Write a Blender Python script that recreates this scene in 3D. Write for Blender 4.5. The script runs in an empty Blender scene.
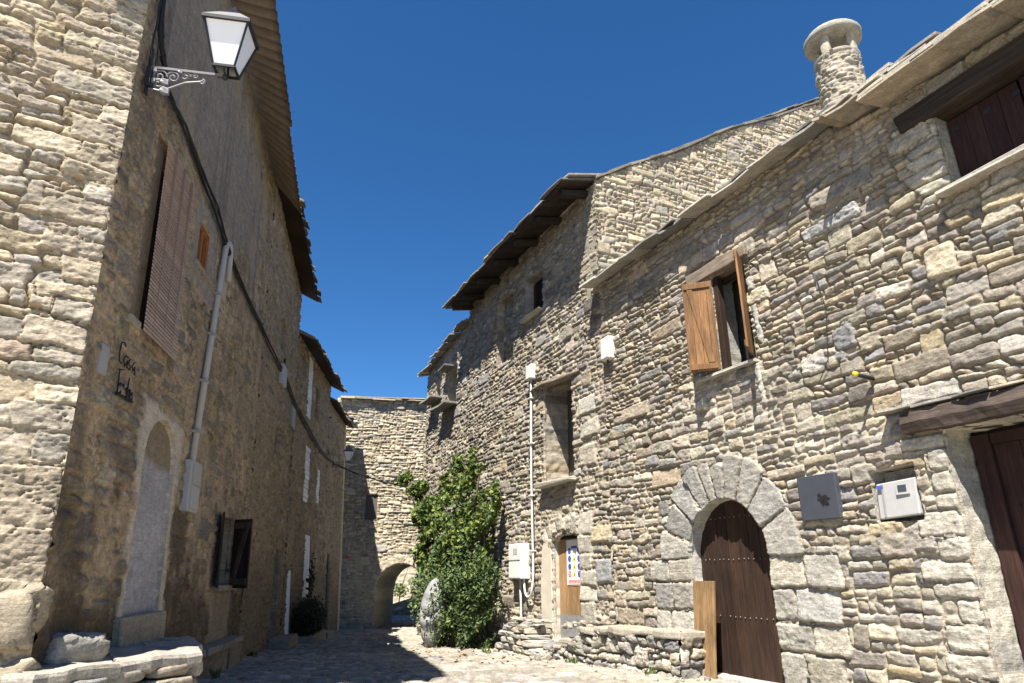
import bpy, math, random
import numpy as np
from math import radians, sin, cos, pi

SC = bpy.context.scene
COL = SC.collection

# ------------------------------------------------------------------ camera
cam_d = bpy.data.cameras.new("camera")
cam = bpy.data.objects.new("camera", cam_d)
COL.objects.link(cam)
cam_d.sensor_fit = 'HORIZONTAL'; cam_d.sensor_width = 36.0
cam_d.lens = 36.0 * 650.0 / 1024.0
cam_d.clip_start = 0.05; cam_d.clip_end = 3000
PITCH = math.atan((577.0 - 341.5) / 650.0)
cam.location = (0, 0, 1.2)
cam.rotation_euler = (pi / 2 + PITCH, 0, 0)
SC.camera = cam

# ------------------------------------------------------------------ sky, sun, exposure
SUN_AZ = radians(200.0)      # clockwise from +Y
SUN_EL = radians(59.0)
world = bpy.data.worlds.new("World"); SC.world = world
world.use_nodes = True
wn = world.node_tree.nodes; wl = world.node_tree.links
sky = wn.new('ShaderNodeTexSky'); sky.sky_type = 'NISHITA'; sky.sun_disc = False
sky.sun_elevation = SUN_EL; sky.sun_rotation = SUN_AZ
sky.altitude = 2500; sky.air_density = 1.0; sky.dust_density = 0.0; sky.ozone_density = 6.0
bg = wn['Background']; bg.inputs[1].default_value = 0.06
hs = wn.new('ShaderNodeHueSaturation'); hs.inputs['Saturation'].default_value = 1.19; hs.inputs['Value'].default_value = 1.10; hs.inputs['Hue'].default_value = 0.499
wl.new(sky.outputs[0], hs.inputs['Color']); wl.new(hs.outputs[0], bg.inputs[0])
sun_d = bpy.data.lights.new("sun", 'SUN'); sun_d.energy = 5.0; sun_d.angle = radians(0.5)
sun_d.color = (1.0, 0.94, 0.855)
sun = bpy.data.objects.new("sun", sun_d); COL.objects.link(sun)
sd = (sin(SUN_AZ) * cos(SUN_EL), cos(SUN_AZ) * cos(SUN_EL), sin(SUN_EL))
sun.rotation_euler = (pi / 2 - SUN_EL, 0, -SUN_AZ + pi)
sun.location = (0, 0, 30)
import mathutils
sun.rotation_euler = mathutils.Vector(sd).to_track_quat('Z', 'Y').to_euler()
SC.view_settings.view_transform = 'Standard'; SC.view_settings.look = 'None'
SC.view_settings.gamma = 1.0; SC.view_settings.use_curve_mapping = False
SC.view_settings.exposure = 1.46
SC.cycles.max_bounces = 6; SC.cycles.diffuse_bounces = 4

# ------------------------------------------------------------------ noise
_rt = np.random.RandomState(7).rand(256, 256).astype(np.float32) * 2 - 1
def vnoise(x, y, seed=0):
    x = np.asarray(x, np.float32) + seed * 17.31; y = np.asarray(y, np.float32) + seed * 9.77
    ix = np.floor(x).astype(int); iy = np.floor(y).astype(int)
    fx = x - ix; fy = y - iy
    fx = fx * fx * (3 - 2 * fx); fy = fy * fy * (3 - 2 * fy)
    a = _rt[ix % 256, iy % 256]; b = _rt[(ix + 1) % 256, iy % 256]
    c = _rt[ix % 256, (iy + 1) % 256]; d = _rt[(ix + 1) % 256, (iy + 1) % 256]
    return (a * (1 - fx) + b * fx) * (1 - fy) + (c * (1 - fx) + d * fx) * fy
def fbm(x, y, octaves=3, seed=0):
    s = 0; a = 1.0; t = 0
    for k in range(octaves):
        s = s + a * vnoise(x * 2 ** k, y * 2 ** k, seed + k * 3); t += a; a *= 0.55
    return s / t
def sstep(a, b, x):
    t = np.clip((x - a) / (b - a), 0, 1); return t * t * (3 - 2 * t)

# ------------------------------------------------------------------ frames of the walls (u along, v up, n out of the wall)
class Frame:
    def __init__(s, o, azd, out, tilt=0.0):
        a = radians(azd)
        s.o = np.array(o, float); s.U = np.array([sin(a), cos(a), 0.0])
        h = np.array([s.U[1], -s.U[0], 0.0]) * out
        s.N = h; s.V = np.array([0, 0, 1.0]) - h * tilt
    def p(s, u, v, n=0.0): return s.o + s.U * u + s.V * v + s.N * n
    def uvn(s, P):
        r = np.array(P, float) - s.o; v = r[2]; r = r - s.V * v
        return float(r @ s.U), float(v), float(r @ s.N)
RF = Frame((2.50, 9.40, 0), -24.3, -1)             # right-hand fronts, u grows away from the camera
LF = Frame((-4.536, 12.0, 0), -9.8, 1, 0.049)       # left-hand fronts, leaning back
_c = LF.p(-7.1, 0)
EF = Frame((_c[0], _c[1], 0), 58.0, 1); EF.V = LF.V.copy()   # end wall of the left house, u=0 at the corner
WF = Frame((-4.48, 26.0, 0), 80.0, 1)              # gatehouse at the end of the street
GF = Frame(RF.p(2.0, 0), 0, 1); GF.U = -RF.N; GF.N = -RF.U   # raised side wall between the two right-hand houses
XY = Frame((0, 0, 0), 90, 1); XY.U = np.array([1., 0, 0]); XY.V = np.array([0, 1., 0]); XY.N = np.array([0, 0, 1.])

def ground_z(x, y):
    y = np.asarray(y, float)
    z = np.where(y > 9, -0.035 * (y - 9), 0.0)
    z = np.where(y > 27, -0.63 + 0.03 * (y - 27), z)
    return z

# ------------------------------------------------------------------ materials
def _mat(name):
    m = bpy.data.materials.new(name); m.use_nodes = True
    nt = m.node_tree; b = nt.nodes['Principled BSDF']
    return m, nt, nt.nodes, nt.links, b
def _noise(nt, vec, scale, detail=4, rough=0.6, dist=0.0):
    n = nt.nodes.new('ShaderNodeTexNoise'); n.inputs['Scale'].default_value = scale
    n.inputs['Detail'].default_value = detail; n.inputs['Roughness'].default_value = rough
    n.inputs['Distortion'].default_value = dist
    nt.links.new(vec, n.inputs['Vector']); return n.outputs['Fac']
def _ramp(nt, fac, stops):
    r = nt.nodes.new('ShaderNodeValToRGB'); nt.links.new(fac, r.inputs[0])
    e = r.color_ramp.elements
    while len(e) < len(stops): e.new(0.5)
    for i, (p, c) in enumerate(stops):
        e[i].position = p; e[i].color = (c, c, c, 1) if isinstance(c, (int, float)) else (*c, 1)
    return r.outputs[0]
def _mix(nt, mode, fac, a, b):
    n = nt.nodes.new('ShaderNodeMix'); n.data_type = 'RGBA'; n.blend_type = mode
    for sock, val in ((n.inputs[0], fac), (n.inputs[6], a), (n.inputs[7], b)):
        if hasattr(val, 'links') or isinstance(val, bpy.types.NodeSocket): nt.links.new(val, sock)
        elif isinstance(val, (int, float)): sock.default_value = val
        else: sock.default_value = (*val, 1)
    return n.outputs[2]
def _bump(nt, b, h, strength, dist=0.01, prev=None):
    n = nt.nodes.new('ShaderNodeBump'); n.inputs['Strength'].default_value = strength
    n.inputs['Distance'].default_value = dist; nt.links.new(h, n.inputs['Height'])
    if prev is not None: nt.links.new(prev, n.inputs['Normal'])
    nt.links.new(n.outputs[0], b.inputs['Normal']); return n.outputs[0]

def stone_material(name, fine=1.0, lichen=0.35, bump=0.8):
    m, nt, N, K, b = _mat(name)
    at = N.new('ShaderNodeAttribute'); at.attribute_name = 'tint'
    geo = N.new('ShaderNodeNewGeometry'); pos = geo.outputs['Position']
    n1 = _noise(nt, pos, 9 * fine, 6, 0.65)
    n2 = _noise(nt, pos, 45 * fine, 5, 0.7)
    mp = N.new('ShaderNodeMapping'); mp.inputs['Scale'].default_value = (6, 6, 40); K.new(pos, mp.inputs[0])
    n3 = _noise(nt, mp.outputs[0], 1.0 * fine, 4, 0.6)
    c = _mix(nt, 'MULTIPLY', 1.0, at.outputs['Color'], _ramp(nt, n1, [(0.25, 0.72), (0.75, 1.24)]))
    c = _mix(nt, 'MULTIPLY', 1.0, c, _ramp(nt, n2, [(0.3, 0.66), (0.7, 1.22)]))
    c = _mix(nt, 'MULTIPLY', 1.0, c, _ramp(nt, n3, [(0.35, 0.86), (0.7, 1.1)]))
    nl = _noise(nt, pos, 3.1 * fine, 7, 0.72, 0.4)
    c = _mix(nt, 'MIX', _ramp(nt, nl, [(0.60, 0.0), (0.70, lichen)]), c, (0.20, 0.195, 0.17))
    nl2 = _noise(nt, pos, 6.3 * fine, 7, 0.75, 0.8)
    c = _mix(nt, 'MIX', _ramp(nt, nl2, [(0.62, 0.0), (0.72, lichen * 0.9)]), c, (0.52, 0.48, 0.38))
    K.new(c, b.inputs['Base Color']); b.inputs['Roughness'].default_value = 0.93
    b.inputs['Specular IOR Level'].default_value = 0.18
    h1 = _bump(nt, b, n2, bump, 0.012); _bump(nt, b, n3, bump * 0.7, 0.012, h1)
    return m

def plain_material(name, col, rough=0.6, metal=0.0, var=0.15, scale=8.0, bump=0.0, spec=0.3, attr=True):
    m, nt, N, K, b = _mat(name)
    tc = N.new('ShaderNodeTexCoord')
    n1 = _noise(nt, tc.outputs['Object'], scale, 6, 0.65)
    c = _mix(nt, 'MULTIPLY', 1.0, col, _ramp(nt, n1, [(0.25, 1 - var), (0.75, 1 + var)]))
    if attr:
        at = N.new('ShaderNodeAttribute'); at.attribute_name = 'tint'
        c = _mix(nt, 'MULTIPLY', 1.0, c, at.outputs['Color'])
    K.new(c, b.inputs['Base Color'])
    b.inputs['Roughness'].default_value = rough; b.inputs['Metallic'].default_value = metal
    b.inputs['Specular IOR Level'].default_value = spec
    if bump: _bump(nt, b, _noise(nt, tc.outputs['Object'], scale * 5, 4), bump, 0.01)
    return m

def wood_material(name, c1, c2, rotz=0.0, horizontal=False, rough=0.7, bump=0.35, k=1.0):
    m, nt, N, K, b = _mat(name)
    geo = N.new('ShaderNodeNewGeometry')
    at = N.new('ShaderNodeAttribute'); at.attribute_name = 'tint'
    mp = N.new('ShaderNodeMapping'); mp.vector_type = 'TEXTURE'
    mp.inputs['Rotation'].default_value = (0, 0, rotz)
    g = 0.045 / k; l = 0.9
    mp.inputs['Scale'].default_value = (l, g, g) if horizontal else (g, g, l)
    # a random slide of the grain on every board
    ad = N.new('ShaderNodeVectorMath'); ad.operation = 'MULTIPLY_ADD'
    K.new(at.outputs['Color'], ad.inputs[0]); ad.inputs[1].default_value = (3.1, 5.7, 7.9)
    K.new(geo.outputs['Position'], ad.inputs[2]); K.new(ad.outputs[0], mp.inputs[0])
    n1 = _noise(nt, mp.outputs[0], 1.0, 6, 0.65, 0.6)
    n2 = _noise(nt, mp.outputs[0], 4.0, 5, 0.7, 0.2)
    n3 = _noise(nt, geo.outputs['Position'], 2.2, 4, 0.6)
    c = _mix(nt, 'MIX', _ramp(nt, n1, [(0.3, 0.0), (0.7, 1.0)]), c1, c2)
    c = _mix(nt, 'MULTIPLY', 1.0, c, _ramp(nt, n2, [(0.3, 0.48), (0.62, 1.22)]))
    c = _mix(nt, 'MULTIPLY', 1.0, c, _ramp(nt, n3, [(0.3, 0.75), (0.7, 1.2)]))
    c = _mix(nt, 'MULTIPLY', 1.0, c, at.outputs['Color'])
    K.new(c, b.inputs['Base Color']); b.inputs['Roughness'].default_value = rough
    b.inputs['Specular IOR Level'].default_value = 0.25
    _bump(nt, b, n2, bump, 0.006)
    return m

def leaf_material(name, col, trans=0.25):
    m, nt, N, K, b = _mat(name)
    at = N.new('ShaderNodeAttribute'); at.attribute_name = 'tint'
    c = _mix(nt, 'MULTIPLY', 1.0, col, at.outputs['Color'])
    K.new(c, b.inputs['Base Color']); b.inputs['Roughness'].default_value = 0.6
    b.inputs['Specular IOR Level'].default_value = 0.3
    tr = N.new('ShaderNodeBsdfTranslucent'); K.new(c, tr.inputs[0])
    mx = N.new('ShaderNodeMixShader'); mx.inputs[0].default_value = trans
    K.new(b.outputs[0], mx.inputs[1]); K.new(tr.outputs[0], mx.inputs[2])
    K.new(mx.outputs[0], N['Material Output'].inputs[0])
    return m

RROT = math.atan2(RF.U[1], RF.U[0]); LROT = math.atan2(LF.U[1], LF.U[0])
M = {}
M['stone'] = stone_material('rubble_stone')
M['stone_far'] = stone_material('rubble_stone_far', 0.8, 0.3)
M['plaster'] = stone_material('old_plaster', 1.0, 0.22, 0.6)
M['paving'] = stone_material('street_stone', 0.8, 0.2, 0.5)
M['slate'] = stone_material('roof_stone', 1.0, 0.5, 0.5)
M['smooth_plaster'] = plain_material('lime_plaster', (0.50, 0.45, 0.36), 0.9, var=0.14, scale=5, bump=0.25)
M['blue_plaster'] = plain_material('grey_lime_plaster', (0.42, 0.40, 0.38), 0.9, var=0.16, scale=4, bump=0.3)
M['dark_room'] = plain_material('painted_dark_interior', (0.10, 0.09, 0.08), 0.95, attr=False)  # dark colour stands in for the unlit rooms behind the openings
M['wood_dark'] = wood_material('dark_brown_boards', (0.022, 0.012, 0.008), (0.052, 0.029, 0.019))
M['wood_maroon'] = wood_material('maroon_boards', (0.022, 0.010, 0.008), (0.042, 0.019, 0.015))
M['wood_honey'] = wood_material('honey_boards', (0.145, 0.072, 0.027), (0.24, 0.128, 0.052), k=0.8)
M['wood_plank'] = wood_material('raw_plank', (0.19, 0.115, 0.052), (0.30, 0.19, 0.095), k=0.7)
M['wood_old'] = wood_material('weathered_boards', (0.23, 0.135, 0.06), (0.36, 0.23, 0.115), k=0.8)
M['wood_gray'] = wood_material('grey_beam', (0.15, 0.115, 0.085), (0.30, 0.24, 0.18), RROT, True)
M['wood_black'] = wood_material('blackened_beam', (0.018, 0.014, 0.011), (0.05, 0.037, 0.028), RROT, True)
M['wood_redbeam'] = wood_material('red_brown_beam', (0.040, 0.030, 0.025), (0.11, 0.082, 0.066), RROT, True)
M['wood_blackbrown'] = wood_material('black_brown_boards', (0.020, 0.013, 0.010), (0.05, 0.032, 0.024))  # black-brown boards for shutters, doors and window backs
M['wood_orange'] = wood_material('orange_varnished_wood', (0.26, 0.09, 0.025), (0.36, 0.14, 0.04))
M['blind'] = plain_material('brown_slats', (0.47, 0.36, 0.29), 0.6, var=0.1, scale=6)
M['iron'] = plain_material('black_iron', (0.03, 0.03, 0.032), 0.5, 0.3, var=0.2)
M['silver'] = plain_material('grey_painted_iron', (0.16, 0.16, 0.17), 0.5, 0.2, var=0.15)
M['opal'] = plain_material('opal_pane', (0.82, 0.83, 0.85), 0.25, var=0.04, scale=3)
M['white'] = plain_material('white_plastic', (0.62, 0.61, 0.58), 0.5, var=0.06)
M['white_paint'] = plain_material('white_cloth', (0.72, 0.74, 0.78), 0.8, var=0.08)
M['greyplastic'] = plain_material('grey_plastic', (0.37, 0.365, 0.355), 0.55, var=0.08)
M['cable'] = plain_material('black_cable', (0.02, 0.019, 0.018), 0.6)
M['panel'] = plain_material('slate_blue_panel', (0.055, 0.061, 0.074), 0.4, 0.0, var=0.12, scale=5)
M['ink'] = plain_material('black_paint', (0.012, 0.012, 0.012), 0.7, attr=False)
M['yellow'] = plain_material('yellow_plastic', (0.75, 0.56, 0.03), 0.5, attr=False)
M['blue'] = plain_material('blue_print', (0.05, 0.09, 0.36), 0.5, attr=False)
M['red'] = plain_material('red_print', (0.62, 0.06, 0.05), 0.5, attr=False)
M['paper'] = plain_material('white_print', (0.74, 0.74, 0.72), 0.45, attr=False, var=0.03)
M['tarp'] = plain_material('grey_tarpaulin', (0.21, 0.21, 0.21), 0.55, var=0.12, scale=4)
M['zinc'] = plain_material('brown_corrugated_sheet', (0.20, 0.155, 0.115), 0.75, var=0.3, scale=4)
M['leaf_light'] = leaf_material('vine_leaf', (0.096, 0.134, 0.038), 0.22)
M['leaf_dark'] = leaf_material('shrub_leaf', (0.086, 0.124, 0.042), 0.2)
M['leaf_box'] = leaf_material('box_leaf', (0.022, 0.036, 0.014), 0.15)
M['bark'] = plain_material('bark', (0.13, 0.095, 0.065), 0.9, var=0.3, scale=20, bump=0.5)
M['earth'] = stone_material('dry_earth', 0.5, 0.15, 0.5)
M['terracotta'] = plain_material('terracotta', (0.10, 0.06, 0.045), 0.85)
M['glass'] = plain_material('dark_pane', (0.02, 0.022, 0.025), 0.1, spec=0.6, attr=False)
M['curtain'] = plain_material('dark_sheet', (0.014, 0.014, 0.016), 0.7, attr=False, var=0.4, scale=3)

# ------------------------------------------------------------------ things and parts
WLOC = {}
def thing(name, label, cat, loc, group=None, kind=None, rotz=0.0):
    o = bpy.data.objects.new(name, None); COL.objects.link(o)
    o.empty_display_size = 0.2
    o.location = [float(x) for x in loc]; o.rotation_euler = (0, 0, rotz)
    o['label'] = label; o['category'] = cat
    if group: o['group'] = group
    if kind: o['kind'] = kind
    WLOC[o.name] = np.array(loc, float)
    return o
def tag(o, label=None, cat=None, group=None, kind=None):
    for k, v in (('label', label), ('category', cat), ('group', group), ('kind', kind)):
        if v: o[k] = v
    return o
def link_mesh(name, verts, faces_flat, sizes, tint, mat, parent=None, smooth=False, local=False, bevel=0.0, mats=None, mat_idx=None):
    verts = np.asarray(verts, np.float64)
    base = np.zeros(3)
    if parent is not None:
        if not local: base = WLOC[parent.name]
    elif not local:
        mn = verts.min(0); mx = verts.max(0); base = np.array([(mn[0] + mx[0]) / 2, (mn[1] + mx[1]) / 2, mn[2]])
    vv = (verts - base).astype(np.float32)
    me = bpy.data.meshes.new(name)
    me.vertices.add(len(vv)); me.vertices.foreach_set('co', vv.ravel())
    ff = np.asarray(faces_flat, np.int32); sz = np.asarray(sizes, np.int32)
    me.loops.add(len(ff)); me.loops.foreach_set('vertex_index', ff)
    me.polygons.add(len(sz)); st = np.zeros(len(sz), np.int32); st[1:] = np.cumsum(sz)[:-1]
    me.polygons.foreach_set('loop_start', st); me.polygons.foreach_set('loop_total', sz)
    me.polygons.foreach_set('use_smooth', np.full(len(sz), smooth, bool))
    me.update(calc_edges=True)
    if tint is not None:
        a = me.attributes.new('tint', 'FLOAT_COLOR', 'POINT')
        t = np.ones((len(vv), 4), np.float32); t[:, :3] = tint; a.data.foreach_set('color', t.ravel())
    me.materials.append(mat)
    if mats:
        for m2 in mats: me.materials.append(m2)
    if mat_idx is not None: me.polygons.foreach_set('material_index', np.asarray(mat_idx, np.int32))
    me.validate()
    o = bpy.data.objects.new(name, me); COL.objects.link(o)
    if parent is not None:
        o.parent = parent; WLOC[o.name] = WLOC[parent.name]
    else:
        if not local: o.location = [float(x) for x in base]
        WLOC[o.name] = base
    if bevel:
        md = o.modifiers.new('bevel', 'BEVEL'); md.width = bevel; md.segments = 2; md.limit_method = 'ANGLE'; md.angle_limit = radians(40)
    return o

class MB:
    """collects boxes, prisms, tubes, lathes; build() links them as one mesh object"""
    def __init__(s): s.v = []; s.f = []; s.t = []; s.n = 0
    def _add(s, vs, fs, tint=1.0):
        t = np.ones(3) * tint if np.isscalar(tint) else np.array(tint, float)
        s.v.extend([np.asarray(x, float) for x in vs]); s.t.extend([t] * len(vs))
        s.f.extend([tuple(i + s.n for i in f) for f in fs]); s.n += len(vs); return s
    def hexa(s, a, b, tint=1.0):      # two quads, same winding
        n = 4; vs = list(a) + list(b)
        return s._add(vs, [(3, 2, 1, 0), (4, 5, 6, 7), (0, 1, 5, 4), (1, 2, 6, 5), (2, 3, 7, 6), (3, 0, 4, 7)], tint)
    def box(s, fr, u0, u1, v0, v1, n0, n1, tint=1.0, rnd=None, j=0.0):
        q = [(u0, v0), (u1, v0), (u1, v1), (u0, v1)]
        r = (lambda: rnd.uniform(-j, j)) if rnd else (lambda: 0.0)
        a = [fr.p(u + r(), v + r(), n0) for u, v in q]; b = [fr.p(u + r(), v + r(), n1 + r()) for u, v in q]
        return s.hexa(a, b, tint)
    def prism(s, a, b, tint=1.0):
        k = len(a); fs = [tuple(range(k - 1, -1, -1)), tuple(range(k, 2 * k))]
        fs += [(i, (i + 1) % k, (i + 1) % k + k, i + k) for i in range(k)]
        return s._add(list(a) + list(b), fs, tint)
    def fprism(s, fr, poly, n0, n1, tint=1.0):
        return s.prism([fr.p(u, v, n0) for u, v in poly], [fr.p(u, v, n1) for u, v in poly], tint)
    def tube(s, pts, r, seg=8, tint=1.0, cap=True):
        pts = [np.asarray(p, float) for p in pts]; k = len(pts); rr = r if hasattr(r, '__len__') else [r] * k
        vs = []; prev = None
        for i, p in enumerate(pts):
            d = pts[min(i + 1, k - 1)] - pts[max(i - 1, 0)]; d = d / (np.linalg.norm(d) + 1e-9)
            if prev is None:
                a = np.array([0, 0, 1.]) if abs(d[2]) < 0.9 else np.array([1., 0, 0])
                x = np.cross(d, a)
            else: x = prev - d * (prev @ d)
            x /= np.linalg.norm(x) + 1e-9; y = np.cross(d, x); prev = x
            for q in range(seg):
                t = 2 * pi * q / seg; vs.append(p + (x * cos(t) + y * sin(t)) * rr[i])
        fs = [(i * seg + q, i * seg + (q + 1) % seg, (i + 1) * seg + (q + 1) % seg, (i + 1) * seg + q) for i in range(k - 1) for q in range(seg)]
        if cap: fs += [tuple(range(seg - 1, -1, -1)), tuple((k - 1) * seg + q for q in range(seg))]
        return s._add(vs, fs, tint)
    def lathe(s, c, prof, seg=16, tint=1.0):   # prof: (radius, z) about the vertical through c
        c = np.asarray(c, float); vs = [c + np.array([r * cos(2 * pi * q / seg), r * sin(2 * pi * q / seg), z]) for r, z in prof for q in range(seg)]
        k = len(prof)
        fs = [(i * seg + q, i * seg + (q + 1) % seg, (i + 1) * seg + (q + 1) % seg, (i + 1) * seg + q) for i in range(k - 1) for q in range(seg)]
        fs += [tuple(range(seg - 1, -1, -1)), tuple((k - 1) * seg + q for q in range(seg))]
        return s._add(vs, fs, tint)
    def rock(s, c, ax, size, rnd, tint=1.0, seed=0, ni=9, nj=14, rough=0.16, sq=0.6):
        """rounded irregular stone; ax = three axes, size = three half sizes"""
        c = np.asarray(c, float); vs = []
        of = rnd.uniform(0, 60)
        for i in range(ni + 1):
            th = pi * i / ni
            for j in range(nj):
                ph = 2 * pi * j / nj
                d = np.array([sin(th) * cos(ph), sin(th) * sin(ph), cos(th)])
                e = np.sign(d) * np.abs(d) ** sq; e = e / max(1e-6, np.max(np.abs(e))) * (0.55 + 0.45 * np.max(np.abs(d)))
                k = 1 + rough * float(fbm(d[0] * 1.7 + of + d[2], d[1] * 1.7 + of * 0.7 - d[2] * 1.3, 3, 5))
                vs.append(c + sum(ax[q] * (e[q] * size[q] * k) for q in range(3)))
        fs = [(i * nj + j, i * nj + (j + 1) % nj, (i + 1) * nj + (j + 1) % nj, (i + 1) * nj + j) for i in range(ni) for j in range(nj)]
        return s._add(vs, fs, tint)
    def build(s, name, mat, parent=None, smooth=False, bevel=0.0, local=False):
        ff = [i for f in s.f for i in f]; sz = [len(f) for f in s.f]
        return link_mesh(name, s.v, ff, sz, np.array(s.t), mat, parent, smooth, local, bevel)

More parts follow.
